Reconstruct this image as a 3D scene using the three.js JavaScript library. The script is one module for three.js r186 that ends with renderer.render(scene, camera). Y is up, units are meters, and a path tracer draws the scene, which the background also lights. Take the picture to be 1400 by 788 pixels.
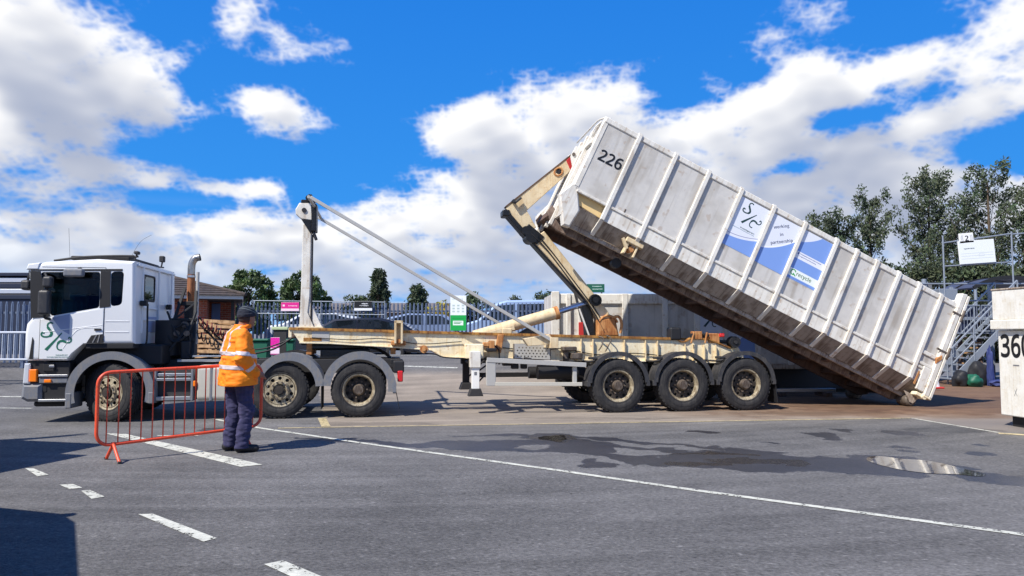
import * as THREE from 'three';
import { mergeGeometries, toCreasedNormals, mergeVertices } from 'three/addons/utils/BufferGeometryUtils.js';
import { MarchingCubes } from 'three/addons/objects/MarchingCubes.js';
import { RoundedBoxGeometry } from 'three/addons/geometries/RoundedBoxGeometry.js';
import { Brush, Evaluator, SUBTRACTION } from 'three-bvh-csg';

// ---------------------------------------------------------------- camera, sun, sky, exposure
const scene = new THREE.Scene();
const camera = new THREE.PerspectiveCamera(42.58, 16 / 9, 0.05, 2000);
camera.position.set(0, 1.5, 0);
camera.rotation.x = 0.06125;

const renderer = new THREE.WebGLRenderer({ antialias: true });
renderer.toneMapping = THREE.LinearToneMapping;
renderer.toneMappingExposure = 1.25;
renderer.shadowMap.enabled = true;

const SUN = new THREE.Vector3(-0.4545, 0.766, 0.4545).normalize();
const sun = new THREE.DirectionalLight(new THREE.Color(1, 0.945, 0.86), 5);
sun.position.copy(SUN).multiplyScalar(60);
sun.castShadow = true;
Object.assign(sun.shadow.camera, { left: -30, right: 30, top: 25, bottom: -25, near: 1, far: 150 });
sun.shadow.mapSize.set(4096, 4096);
scene.add(sun);

function mulberry(a) {
  return () => { a |= 0; a = (a + 0x6d2b79f5) | 0; let t = Math.imul(a ^ (a >>> 15), 1 | a); t = (t + Math.imul(t ^ (t >>> 7), 61 | t)) ^ t; return ((t ^ (t >>> 14)) >>> 0) / 4294967296; };
}
const clamp = (x, a = 0, b = 1) => (x < a ? a : x > b ? b : x);
const sst = (a, b, x) => { const t = clamp((x - a) / (b - a)); return t * t * (3 - 2 * t); };
const lerp = (a, b, t) => a + (b - a) * t;
const RND = new Float32Array(65536); { const r = mulberry(7); for (let i = 0; i < 65536; i++) RND[i] = r(); }
const h3 = (x, y, z) => RND[(x * 73 + y * 5903 + z * 31337 + ((x * y) & 1023) * 17) & 65535];
function n3(x, y, z) {
  const X = Math.floor(x), Y = Math.floor(y), Z = Math.floor(z); let a = x - X, b = y - Y, c = z - Z;
  a = a * a * (3 - 2 * a); b = b * b * (3 - 2 * b); c = c * c * (3 - 2 * c);
  const p = lerp(lerp(h3(X, Y, Z), h3(X + 1, Y, Z), a), lerp(h3(X, Y + 1, Z), h3(X + 1, Y + 1, Z), a), b);
  const q = lerp(lerp(h3(X, Y, Z + 1), h3(X + 1, Y, Z + 1), a), lerp(h3(X, Y + 1, Z + 1), h3(X + 1, Y + 1, Z + 1), a), b);
  return lerp(p, q, c);
}
const h2 = (x, y) => RND[(x * 129 + y * 7919 + ((x ^ (y * 3)) & 511) * 61) & 65535];
function n2(x, y) {
  const X = Math.floor(x), Y = Math.floor(y); let a = x - X, b = y - Y;
  a = a * a * (3 - 2 * a); b = b * b * (3 - 2 * b);
  return lerp(lerp(h2(X, Y), h2(X + 1, Y), a), lerp(h2(X, Y + 1), h2(X + 1, Y + 1), a), b);
}
function n2p(x, y, P) {   // periodic
  const m = (v) => ((v % P) + P) % P, X = Math.floor(x), Y = Math.floor(y); let a = x - X, b = y - Y;
  a = a * a * (3 - 2 * a); b = b * b * (3 - 2 * b);
  return lerp(lerp(h2(m(X), m(Y)), h2(m(X + 1), m(Y)), a), lerp(h2(m(X), m(Y + 1)), h2(m(X + 1), m(Y + 1)), a), b);
}
const fbm2 = (x, y, o = 4) => { let s = 0, a = 0.5, t = 0; for (let i = 0; i < o; i++) { s += a * n2(x, y); t += a; a *= 0.5; x = x * 2.03 + 17.1; y = y * 2.03 + 5.7; } return s / t; };
const fbmP = (x, y, P, o = 4) => { let s = 0, a = 0.5, t = 0; for (let i = 0; i < o; i++) { s += a * n2p(x, y, P); t += a; a *= 0.5; x *= 2; y *= 2; P *= 2; } return s / t; };

// The air: blue with cumulus banks low down and broken puffs above (azimuth, elevation, half widths in degrees, weight).
const PUFFS = [[-33.7,18.4,6.4,5.1,1.2],[-31.5,14.7,5.8,3.9,1.1],[-35.1,12.3,6.2,2.2,0.9],[-27.1,13.8,2.8,2.4,0.6],[-29.0,16.9,2.3,3.2,0.7],[-25.8,17.4,1.2,1.2,0.5],[-20.6,22.2,3.6,1.6,0.7],[-17.4,20.6,3.2,1.5,0.75],[-16.9,23.1,2.7,1.2,0.5],[-17.6,16.3,3.2,2.0,0.85],[-16.2,14.9,3.0,1.5,0.85],[-19.7,17.1,1.5,1.1,0.6],[-25.9,10.8,2.0,0.8,0.75],[-21.3,10.6,4.1,1.1,0.7],[-18.5,10.4,2.1,0.7,0.55],[-32.8,9.1,1.4,0.8,0.5],[-30.7,9.4,1.1,0.7,0.5],[-32.5,6.5,5.1,1.9,0.9],[-28.3,8.0,1.8,1.1,0.95],[-24.6,7.0,4.4,1.6,0.8],[-20.2,7.8,3.6,2.2,0.95],[-15.6,6.9,4.9,2.4,0.9],[-10.2,8.7,3.9,2.2,0.95],[-30.8,4.2,12.1,2.4,0.7],[-16.6,3.6,14.3,2.4,0.7],[-5.7,4.8,11.3,3.1,0.8],[-6.3,9.9,4.0,3.0,1],[-2.3,11.6,4.6,3.8,1.1],[2.3,13.8,5.1,4.3,1.2],[6.3,17.0,3.1,2.6,1.1],[5.7,11.0,7.8,6.0,1.2],[-4.6,15.7,3.4,1.5,0.62],[-1.7,16.5,3.5,1.2,0.6],[0.0,17.1,2.3,0.8,0.5],[11.3,14.6,4.3,2.6,1.1],[15.2,14.7,3.2,2.1,1],[18.9,15.2,4.5,3.0,1.15],[22.4,16.9,3.8,2.5,1.1],[25.8,17.9,3.2,1.9,1.05],[28.6,17.7,2.0,1.3,0.95],[14.5,9.1,7.2,4.3,1.1],[20.8,9.3,7.1,3.1,1],[26.6,11.4,5.6,3.0,1.1],[31.1,13.8,3.6,2.3,1.05],[34.4,16.0,2.7,2.2,1],[28.7,7.7,6.6,2.7,0.95],[34.9,7.7,4.0,2.3,0.9],[11.2,5.3,12.8,3.0,0.8],[26.4,5.4,8.4,2.5,0.8],[34.2,19.2,3.1,2.6,.9],[32.5,17.3,2.4,1.6,0.75],[35.0,20.7,3.4,2.1,0.8],[21.6,21.8,3.4,1.6,0.36],[19.0,20.5,2.0,1.2,0.32],[23.6,22.7,2.9,1.1,0.34]];
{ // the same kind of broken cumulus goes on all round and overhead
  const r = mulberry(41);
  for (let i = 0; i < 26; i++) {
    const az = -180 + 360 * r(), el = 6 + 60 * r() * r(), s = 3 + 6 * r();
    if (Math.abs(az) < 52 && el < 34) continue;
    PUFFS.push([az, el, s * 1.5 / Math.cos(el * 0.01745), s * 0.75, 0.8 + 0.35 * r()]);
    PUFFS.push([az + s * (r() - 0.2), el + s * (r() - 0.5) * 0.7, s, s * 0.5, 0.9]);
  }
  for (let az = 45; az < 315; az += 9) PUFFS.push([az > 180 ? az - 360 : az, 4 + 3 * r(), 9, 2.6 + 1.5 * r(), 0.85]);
}
PUFFS.push([25.5, 15, 3.2, 0.8, -0.7], [20.8, 12, 1.8, 0.6, -0.6], [33, 12.4, 3.2, 1.3, -0.85], [13.6, 18.2, 3.4, 1.6, -0.8], [-22.5, 12.7, 6.5, 1.1, -0.85], [-12, 13, 4.5, 2.4, -0.9], [-24, 9.2, 8, 0.7, -0.6], [-14, 11, 3, 1.4, -0.7], [29.5, 21, 3, 1.6, -0.7]);
const SKY_W = 4096, SKY_H = 2048;
{
  const data = new Float32Array(SKY_W * SKY_H * 4), D2 = 180 / Math.PI;
  const CW = 1024, CH = 256, coarse = new Float32Array(CW * CH);   // the cloud field before noise, one cell 0.35 degrees
  for (let j = 0; j < CH; j++) for (const p of PUFFS) {
    const el = (j + 0.5) / CH * 90, dy = (el - p[1]) / p[3];
    if (Math.abs(dy) > 2.2) continue;
    const i0 = Math.floor((p[0] - 2.2 * p[2] + 180) / 360 * CW), i1 = Math.ceil((p[0] + 2.2 * p[2] + 180) / 360 * CW);
    for (let i = i0; i <= i1; i++) {
      const az = (i + 0.5) / CW * 360 - 180, dx = (az - p[0]) / p[2], w = p[4] * Math.exp(-(dx * dx + dy * dy) * 0.9), k = j * CW + ((i % CW) + CW) % CW;
      coarse[k] = w < 0 ? coarse[k] * (1 + Math.max(-0.97, w)) : 1 - (1 - coarse[k]) * (1 - Math.min(w * 0.9, 0.97));
    }
  }
  const field = (az, el) => {
    const x = ((az + 180) / 360) * CW - 0.5, y = clamp((el / 90) * CH - 0.5, 0, CH - 1.001), X = Math.floor(x), Y = Math.floor(y), a = x - X, b = y - Y;
    const g = (i, j) => coarse[Math.min(j, CH - 1) * CW + ((i % CW) + CW) % CW];
    return lerp(lerp(g(X, Y), g(X + 1, Y), a), lerp(g(X, Y + 1), g(X + 1, Y + 1), a), b);
  };
  const billow = (x, y, z, o) => { let s = 0, a = 0.5, t = 0; for (let i = 0; i < o; i++) { const v = n3(x, y, z); s += a * (i < 2 ? v : 1 - Math.abs(2 * v - 1)); t += a; a *= 0.55; x = x * 2.1 + 3.3; y = y * 2.1 + 1.7; z = z * 2.1 + 9.1; } return s / t; };
  const dens = (az, el, x, y, z, o) => {
    const k = 21 / (0.75 + y), f = field(az, el);
    if (f < 0.02) return -0.5;
    return f * 1.02 - 0.66 + (billow(x * k + 40, y * k * 1.9 + 40, z * k + 40, o) - 0.5) * 1.4;
  };
  for (let row = SKY_H / 2; row < SKY_H; row++) {
    const elr = ((row + 0.5) / SKY_H - 0.5) * Math.PI, el = elr * D2, y = Math.sin(elr), c = Math.cos(elr);
    // clear air, zenith to horizon
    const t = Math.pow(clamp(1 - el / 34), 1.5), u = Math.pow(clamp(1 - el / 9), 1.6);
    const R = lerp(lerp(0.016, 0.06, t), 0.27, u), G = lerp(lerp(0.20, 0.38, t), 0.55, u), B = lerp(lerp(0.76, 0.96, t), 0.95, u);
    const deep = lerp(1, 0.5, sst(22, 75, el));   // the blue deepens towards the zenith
    for (let col = 0; col < SKY_W; col++) {
      const az = ((col + 0.5) / SKY_W) * 360 - 90, azw = az > 180 ? az - 360 : az, a = azw / D2, x = Math.sin(a) * c, z = -Math.cos(a) * c, k = (row * SKY_W + col) * 4;
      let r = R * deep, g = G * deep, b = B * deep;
      if (el < 10) { // thin far layers near the horizon
        const w = fbm2(azw * 0.16 + 60, el * 1.5 + 20, 4), la = sst(0.36, 0.66, w) * sst(10, 5, el) * sst(0.3, 2, el) * 0.75, wb = fbm2(azw * 0.3 + 10, el * 2.2 + 50, 3);
        r = lerp(r, lerp(0.5, 0.8, wb), la); g = lerp(g, lerp(0.6, 0.87, wb), la); b = lerp(b, lerp(0.82, 0.97, wb), la);
      }
      const d = dens(azw, el, x, y, z, 6);
      if (d > -0.25) {
        const al = sst(-0.22, 0.22, d) * (0.82 + 0.18 * sst(0, 0.35, d));
        // how much cloud stands between this point and the sun, up and to the left of it
        let thick = 0;
        for (let i = 1; i <= 4; i++) { const e2 = el + i * 1.35, z2 = azw - i * 1.0, er = e2 / D2, ar = z2 / D2; thick += Math.max(0, dens(z2, e2, Math.sin(ar) * Math.cos(er), Math.sin(er), -Math.cos(ar) * Math.cos(er), 2) + 0.1); }
        const lit = Math.exp(-Math.max(0, thick - 0.1) * 0.95), low = sst(8, 2, el);
        let cr = lerp(0.34, 1.04, lit), cg = lerp(0.40, 1.04, lit), cb = lerp(0.56, 1.05, lit);
        cr = lerp(cr, 0.46, low * 0.75); cg = lerp(cg, 0.58, low * 0.7); cb = lerp(cb, 0.84, low * 0.7);
        r = lerp(r, cr, al); g = lerp(g, cg, al); b = lerp(b, cb, al);
      }
      data[k] = r / 1.25; data[k + 1] = g / 1.25; data[k + 2] = b / 1.25; data[k + 3] = 1;
    }
  }
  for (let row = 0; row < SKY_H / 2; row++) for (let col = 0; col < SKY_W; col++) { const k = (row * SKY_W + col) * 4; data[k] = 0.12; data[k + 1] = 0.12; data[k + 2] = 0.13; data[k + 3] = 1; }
  const t = new THREE.DataTexture(data, SKY_W, SKY_H, THREE.RGBAFormat, THREE.FloatType);
  t.mapping = THREE.EquirectangularReflectionMapping; t.magFilter = THREE.LinearFilter; t.needsUpdate = true;
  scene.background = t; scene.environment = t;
}

// ---------------------------------------------------------------- helpers
const V3 = (x, y, z) => new THREE.Vector3(x, y, z);
const used = {};
function numbered(n) { const k = (used[n] = (used[n] ?? -1) + 1); return k ? n + '_' + String(k).padStart(3, '0') : n; }
function tag(o, label, category, group, kind) {
  if (label) o.userData.label = label; if (category) o.userData.category = category; if (group) o.userData.group = group; if (kind) o.userData.kind = kind;
  return o;
}
function thing(name, label, category, pos = [0, 0, 0], turn = 0, group) {
  const o = new THREE.Group(); o.name = numbered(name); o.position.set(...pos); o.rotation.y = turn; scene.add(o);
  return tag(o, label, category, group);
}
function shade(o) { o.traverse((m) => { if (m.isMesh) { m.castShadow = true; m.receiveShadow = true; } }); return o; }
// texture coordinates in metres, from the side each face looks to
function metreUV(g) {
  if (g.index) g = g.toNonIndexed();
  const p = g.attributes.position, uv = new Float32Array(p.count * 2), a = V3(), b = V3(), c = V3();
  for (let i = 0; i < p.count; i += 3) {
    a.fromBufferAttribute(p, i); b.fromBufferAttribute(p, i + 1); c.fromBufferAttribute(p, i + 2);
    const n = b.clone().sub(a).cross(c.clone().sub(a)), x = Math.abs(n.x), y = Math.abs(n.y), z = Math.abs(n.z);
    [a, b, c].forEach((q, k) => { const o = (i + k) * 2; if (z >= x && z >= y) { uv[o] = q.x; uv[o + 1] = q.y; } else if (x >= y) { uv[o] = q.z; uv[o + 1] = q.y; } else { uv[o] = q.x; uv[o + 1] = q.z; } });
  }
  g.setAttribute('uv', new THREE.BufferAttribute(uv, 2));
  return g;
}
function tidy(g) { for (const k of Object.keys(g.attributes)) if (!['position', 'normal', 'uv', 'color'].includes(k)) g.deleteAttribute(k); return g; }
function joined(list) {
  const a = [].concat(list).map((g) => tidy(metreUV(g)));
  a.forEach((g) => { g.morphAttributes = {}; g.clearGroups(); });
  const c = a.some((g) => g.attributes.color);
  if (c) a.forEach((g) => { if (!g.attributes.color) g.setAttribute('color', new THREE.BufferAttribute(new Float32Array(g.attributes.position.count * 3).fill(1), 3)); });
  return a.length > 1 ? mergeGeometries(a, false) : a[0];
}
function part(parent, name, geos, mat, label) {
  const m = new THREE.Mesh(joined(geos), mat); m.name = name; m.castShadow = m.receiveShadow = true;
  if (label) m.userData.label = label;
  (parent ?? scene).add(m); return m;
}
function solo(name, geos, mat, label, category, group, kind) { const m = part(scene, numbered(name), geos, mat); return tag(m, label, category, group, kind); }
function sub(parent, name) { const g = new THREE.Group(); g.name = name; parent.add(g); return g; }
// shapes
function box(x0, x1, y0, y1, z0, z1, bev = 0.006) {
  const w = x1 - x0, h = y1 - y0, d = z1 - z0, r = Math.min(bev, w * 0.45, h * 0.45, d * 0.45);
  const g = r > 0.0008 ? new RoundedBoxGeometry(w, h, d, 1, r) : new THREE.BoxGeometry(w, h, d);
  return g.translate((x0 + x1) / 2, (y0 + y1) / 2, (z0 + z1) / 2);
}
function rod(a, b, r, seg = 10, r2 = r) {   // straight round bar between two points
  const A = V3(...a), B = V3(...b), d = B.clone().sub(A), g = new THREE.CylinderGeometry(r2, r, d.length(), seg);
  g.applyQuaternion(new THREE.Quaternion().setFromUnitVectors(V3(0, 1, 0), d.normalize()));
  return g.translate((A.x + B.x) / 2, (A.y + B.y) / 2, (A.z + B.z) / 2);
}
function bar(a, b, w, h, up = [0, 0, 1], bev = 0.006) {   // straight flat bar: w across, h along up
  const A = V3(...a), B = V3(...b), x = B.clone().sub(A), L = x.length(); x.normalize();
  const z = V3(...up).addScaledVector(x, -V3(...up).dot(x)).normalize(), y = z.clone().cross(x);
  const g = new RoundedBoxGeometry(L, w, h, 1, Math.min(bev, w * 0.4, h * 0.4));
  return g.applyMatrix4(new THREE.Matrix4().makeBasis(x, y, z)).translate((A.x + B.x) / 2, (A.y + B.y) / 2, (A.z + B.z) / 2);
}
const curve = (pts) => new THREE.CatmullRomCurve3(pts.map((p) => V3(...p)), false, 'catmullrom', 0.5);
const tube = (pts, r, n = 24, s = 8) => new THREE.TubeGeometry(curve(pts), n, r, s);
const poly = (pts) => { const s = new THREE.Shape(); pts.forEach((p, i) => (i ? s.lineTo(p[0], p[1]) : s.moveTo(p[0], p[1]))); s.closePath(); return s; };
function plate(pts, z0, z1, bev = 0.006, holes = []) {   // outline in x, y standing from z0 to z1
  const s = pts.isShape || pts instanceof THREE.Shape ? pts : poly(pts);
  for (const h of holes) s.holes.push(h);
  const b = Math.min(bev, (z1 - z0) * 0.4);
  const g = new THREE.ExtrudeGeometry(s, { depth: z1 - z0 - 2 * b, bevelEnabled: b > 0.0005, bevelThickness: b, bevelSize: b, bevelOffset: -b, bevelSegments: 1, curveSegments: 20 });
  return g.translate(0, 0, z0 + b);
}
const circ = (x, y, r, n = 20) => { const p = new THREE.Path(); p.absarc(x, y, r, 0, Math.PI * 2, true); return p; };
function lathe(prof, seg = 48) { // profile of [radius, z]: axis along z
  return new THREE.LatheGeometry(prof.map(([r, z]) => new THREE.Vector2(Math.max(r, 1e-4), z)), seg).rotateX(Math.PI / 2);
}
const disc = (x, y, z0, z1, r, seg = 20, r2 = r) => new THREE.CylinderGeometry(r, r2, z1 - z0, seg).rotateX(Math.PI / 2).translate(x, y, (z0 + z1) / 2);
function arcBand(x, y, r0, r1, a0, a1, z0, z1) { // part of a ring, angles in degrees from +x
  const s = new THREE.Shape(), R = Math.PI / 180;
  s.absarc(x, y, r1, a0 * R, a1 * R, false); s.absarc(x, y, r0, a1 * R, a0 * R, true); s.closePath();
  const g = new THREE.ExtrudeGeometry(s, { depth: z1 - z0, bevelEnabled: false, curveSegments: 30 });
  return toCreasedNormals(g.translate(0, 0, z0), 0.5);
}

// ---------------------------------------------------------------- textures (colour, grain, wear)
function tex(size, fn, srgb = true, repeat = 1, h = size) {
  const d = new Uint8Array(size * h * 4);
  for (let y = 0; y < h; y++) for (let x = 0; x < size; x++) { const c = fn(x / size, y / h), k = (y * size + x) * 4; for (let i = 0; i < 3; i++) d[k + i] = clamp(Array.isArray(c) ? c[i] : c) * 255; d[k + 3] = 255; }
  const t = new THREE.DataTexture(d, size, h); t.magFilter = THREE.LinearFilter; t.wrapS = t.wrapT = THREE.RepeatWrapping; t.repeat.set(repeat, repeat);
  if (srgb) t.colorSpace = THREE.SRGBColorSpace; t.needsUpdate = true; return t;
}
const S = (r, g, b) => [r / 255, g / 255, b / 255];
const mixc = (a, b, t) => a.map((v, i) => lerp(v, b[i], clamp(t)));
// grimy paint: base colour, dirt colour, rust colour, amounts
function grimeTex(base, dirt, rust, kd, kr, size = 1024, seed = 0) {
  return tex(size, (u, v) => {
    const P = 8, big = fbmP(u * P + seed, v * P + seed * 2, P, 4), streak = fbmP(u * 48, v * 4 + seed, 4 * 12, 2), fine = fbmP(u * 64, v * 64, 64, 2), spot = fbmP(u * 24 + 3, v * 24 + 9, 24, 3);
    let c = mixc(base, dirt, kd * (sst(0.40, 0.72, big) * 0.7 + 0.6 * sst(0.5, 0.8, streak) + 0.35 * (fine - 0.4)));
    c = mixc(c, rust, kr * 0.75 * sst(0.71, 0.82, spot) + kr * 0.3 * sst(0.63, 0.8, streak * 0.6 + big * 0.4));
    const f = 1 + 0.07 * (fine - 0.5); return c.map((x) => x * f);
  });
}
const paintW = grimeTex(S(206, 203, 197), S(166, 160, 150), S(134, 100, 72), 0.6, 0.28, 1024, 1); paintW.repeat.set(0.31, 0.31);
const paintW2 = grimeTex(S(230, 227, 218), S(178, 168, 152), S(136, 92, 58), 0.42, 0.35, 256, 5); paintW2.repeat.set(0.6, 0.6);
const creamT = grimeTex(S(240, 228, 196), S(212, 188, 142), S(164, 108, 58), 0.5, 0.4, 256, 3); creamT.repeat.set(0.7, 0.7);
const ochreT = grimeTex(S(176, 128, 62), S(122, 78, 36), S(92, 54, 28), 0.9, 0.8, 256, 4);
const armT = grimeTex(S(224, 206, 170), S(198, 168, 122), S(146, 98, 60), 0.5, 0.3, 256, 6); armT.repeat.set(0.8, 0.8);
const darkT = grimeTex(S(104, 84, 74), S(76, 59, 51), S(112, 70, 48), 0.9, 0.7, 256, 8); darkT.repeat.set(0.5, 0.5);
const fineBump = tex(512, (u, v) => fbmP(u * 32, v * 32, 32, 4), false);
const roughT = tex(512, (u, v) => { const f = fbmP(u * 12, v * 12, 12, 5); return [f, 0.42 + 0.5 * f, 0]; }, false);
const dents = tex(512, (u, v) => 0.82 * fbmP(u * 7, v * 7, 7, 2) + 0.18 * fbmP(u * 40, v * 40, 40, 3), false, 0.31);
const std = (o) => new THREE.MeshStandardMaterial({ roughness: 0.6, metalness: 0, ...o });
const srgb = (r, g, b) => new THREE.Color().setRGB(r / 255, g / 255, b / 255, THREE.SRGBColorSpace);
const M = {
  contWhite: std({ map: paintW, roughnessMap: roughT, roughness: 0.95, bumpMap: dents, bumpScale: 0.012 }),
  contRib: std({ map: paintW2, roughness: 0.6 }),
  contOchre: std({ color: srgb(232, 200, 140), roughness: 0.7 }),
  contUnder: std({ map: darkT, roughness: 0.85 }),
  contSill: std({ map: grimeTex(S(178, 166, 152), S(128, 112, 98), S(118, 80, 54), 0.8, 0.5, 256, 12), roughness: 0.85 }),
  cab: new THREE.MeshPhysicalMaterial({ color: srgb(229, 231, 232), roughness: 0.34, clearcoat: 0.5, clearcoatRoughness: 0.14, bumpMap: fineBump, bumpScale: 0.0002 }),
  cabIn: std({ color: srgb(40, 42, 46), roughness: 0.9 }),
  glass: new THREE.MeshPhysicalMaterial({ color: srgb(150, 172, 176), transmission: 1, thickness: 0, roughness: 0.02, ior: 1.52, specularIntensity: 1 }),
  cream: std({ map: creamT, roughness: 0.7, bumpMap: fineBump, bumpScale: 0.002 }),
  ochre: std({ map: ochreT, roughness: 0.8 }),
  arm: std({ map: armT, roughness: 0.65 }),
  rustTan: std({ map: grimeTex(S(200, 146, 92), S(158, 98, 50), S(120, 66, 32), 0.9, 0.8, 256, 15), roughness: 0.8 }),
  greyBar: std({ color: srgb(186, 184, 178), roughness: 0.5, metalness: 0.2, bumpMap: fineBump, bumpScale: 0.001 }),
  black: std({ color: srgb(30, 30, 33), roughness: 0.62 }),
  blackGrease: std({ color: srgb(22, 21, 20), roughness: 0.38, bumpMap: fineBump, bumpScale: 0.004 }),
  darkSteel: std({ color: srgb(58, 57, 58), roughness: 0.6, metalness: 0.3, bumpMap: fineBump, bumpScale: 0.002 }),
  greyPlastic: std({ map: grimeTex(S(112, 116, 124), S(136, 130, 122), S(92, 88, 84), 0.6, 0.3, 256, 18), roughness: 0.6 }),
  blackPlastic: std({ map: grimeTex(S(48, 49, 53), S(84, 80, 76), S(60, 56, 52), 0.6, 0.3, 256, 21), roughness: 0.5 }),
  tyre: std({ map: grimeTex(S(34, 34, 37), S(62, 60, 58), S(46, 43, 40), 0.75, 0.3, 256, 24), roughness: 0.86, bumpMap: fineBump, bumpScale: 0.002 }),
  rimCream: std({ map: grimeTex(S(172, 162, 138), S(112, 98, 76), S(80, 60, 44), 0.95, 0.9, 256, 27), roughness: 0.6 }),
  rimDark: std({ map: grimeTex(S(62, 54, 46), S(36, 32, 29), S(98, 66, 42), 0.8, 0.6, 256, 30), roughness: 0.7 }),
  hub: std({ map: grimeTex(S(118, 108, 98), S(70, 60, 52), S(110, 76, 50), 0.8, 0.6, 256, 33), roughness: 0.6, metalness: 0.3 }),
  alu: std({ color: srgb(200, 202, 204), roughness: 0.32, metalness: 0.85, bumpMap: fineBump, bumpScale: 0.0006 }),
  tank: std({ color: srgb(214, 208, 192), roughness: 0.4, metalness: 0.3, bumpMap: fineBump, bumpScale: 0.001 }),
  stack: std({ color: srgb(176, 172, 166), roughness: 0.3, metalness: 0.9, bumpMap: fineBump, bumpScale: 0.002 }),
  stackRust: std({ map: grimeTex(S(160, 104, 66), S(112, 66, 40), S(190, 140, 96), 0.9, 0.6, 256, 36), roughness: 0.8 }),
  amber: new THREE.MeshPhysicalMaterial({ color: srgb(255, 132, 20), roughness: 0.25, clearcoat: 0.6 }),
  redLens: new THREE.MeshPhysicalMaterial({ color: srgb(205, 34, 36), roughness: 0.25, clearcoat: 0.6 }),
  lampGlass: new THREE.MeshPhysicalMaterial({ color: srgb(225, 230, 236), roughness: 0.1, metalness: 0.3, clearcoat: 1 }),
  redPaint: std({ color: srgb(190, 48, 46), roughness: 0.6 }),
  galv: std({ color: srgb(150, 158, 168), roughness: 0.5, metalness: 0.45, bumpMap: fineBump, bumpScale: 0.001 }),
  galvFence: std({ map: grimeTex(S(112, 126, 150), S(88, 102, 128), S(108, 108, 108), 0.7, 0.2, 256, 39), roughness: 0.5, metalness: 0.35 }),
  railing: std({ color: srgb(186, 194, 206), roughness: 0.5 }),
  white: std({ color: srgb(236, 236, 232), roughness: 0.55 }),
  barrier: std({ map: grimeTex(S(238, 88, 54), S(212, 78, 50), S(140, 70, 46), 0.6, 0.4, 256, 42), roughness: 0.42 }),
  pallet: std({ map: grimeTex(S(196, 158, 116), S(146, 112, 78), S(104, 78, 54), 0.8, 0.4, 256, 44), roughness: 0.9 }),
  blue: std({ color: srgb(48, 60, 112), roughness: 0.7 }),
  green: std({ color: srgb(22, 92, 70), roughness: 0.55 }),
  rod: std({ color: srgb(150, 168, 200), roughness: 0.18, metalness: 0.9 }),
};
for (const k of ['tyre', 'greyPlastic', 'blackPlastic', 'rimCream', 'rimDark', 'hub']) M[k].map.repeat.set(1.6, 1.6);
// flat print on canvases
function printTex(w, h, draw) {
  const c = document.createElement('canvas'); c.width = w; c.height = h; const g = c.getContext('2d'); draw(g, w, h);
  const t = new THREE.CanvasTexture(c); t.colorSpace = THREE.SRGBColorSpace; return t;
}
function printed(parent, name, w, h, draw, px = 512, label, cut = true) { // a thin printed sheet facing +z, its own uv
  const t = printTex(px, Math.round(px * h / w), draw);
  const m = new THREE.Mesh(new THREE.PlaneGeometry(w, h), std({ map: t, roughness: 0.5, ...(cut ? { alphaTest: 0.5 } : {}) }));
  if (cut) { m.material.alphaMap = null; m.material.transparent = false; }
  m.name = name; m.receiveShadow = true; if (label) m.userData.label = label; parent.add(m); return m;
}
// the operator's flowing emblem: an S, a slash and a curled c, in a box 1 x 1
function emblem(g, x, y, s, colour) {
  g.save(); g.translate(x, y); g.scale(s, s); g.strokeStyle = g.fillStyle = colour; g.lineCap = 'round'; g.lineJoin = 'round';
  const path = (w, f) => { g.lineWidth = w; g.beginPath(); f(); g.stroke(); };
  path(0.05, () => { g.moveTo(0.40, 0.05); g.bezierCurveTo(0.30, -0.02, 0.20, 0.08, 0.26, 0.20); });
  path(0.085, () => { g.moveTo(0.26, 0.20); g.bezierCurveTo(0.34, 0.32, 0.44, 0.40, 0.34, 0.48); });
  path(0.055, () => { g.moveTo(0.34, 0.48); g.bezierCurveTo(0.22, 0.56, 0.02, 0.52, 0.06, 0.40); g.bezierCurveTo(0.07, 0.36, 0.12, 0.36, 0.13, 0.39); });
  g.beginPath(); g.moveTo(0.70, 0.37); g.lineTo(0.72, 0.40); g.lineTo(0.26, 1.0); g.lineTo(0.17, 0.95); g.closePath(); g.fill();
  path(0.045, () => { g.moveTo(0.72, 0.97); g.bezierCurveTo(0.56, 1.0, 0.54, 0.84, 0.60, 0.74); });
  path(0.075, () => { g.moveTo(0.60, 0.74); g.bezierCurveTo(0.66, 0.62, 0.78, 0.66, 0.85, 0.71); });
  path(0.045, () => { g.moveTo(0.85, 0.71); g.bezierCurveTo(0.98, 0.77, 1.06, 0.64, 1.0, 0.56); g.bezierCurveTo(0.97, 0.52, 0.93, 0.54, 0.94, 0.58); });
  g.restore();
}
const fauxText = (g, x, y, w, h, seed) => { const r = mulberry(seed); for (let p = 0; p < w;) { const l = h * (0.3 + 0.5 * r()); g.fillRect(x + p, y + h * 0.15 * r(), Math.min(l, w - p), h * (0.6 + 0.35 * r())); p += l + h * 0.28; } };
M.contShadePaint = std({ map: grimeTex(S(158, 147, 135), S(108, 95, 84), S(122, 88, 62), 0.8, 0.4, 256, 64), roughness: 0.8 });  // white paint of the under panels, darkened and browned to carry their shade
M.contRunner = std({ map: grimeTex(S(146, 128, 114), S(98, 80, 70), S(118, 78, 54), 0.8, 0.5, 256, 66), roughness: 0.85 });
M.cont360 = std({ map: grimeTex(S(232, 230, 222), S(208, 200, 182), S(176, 140, 92), 0.45, 0.2, 256, 46), roughness: 0.55 });

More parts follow.
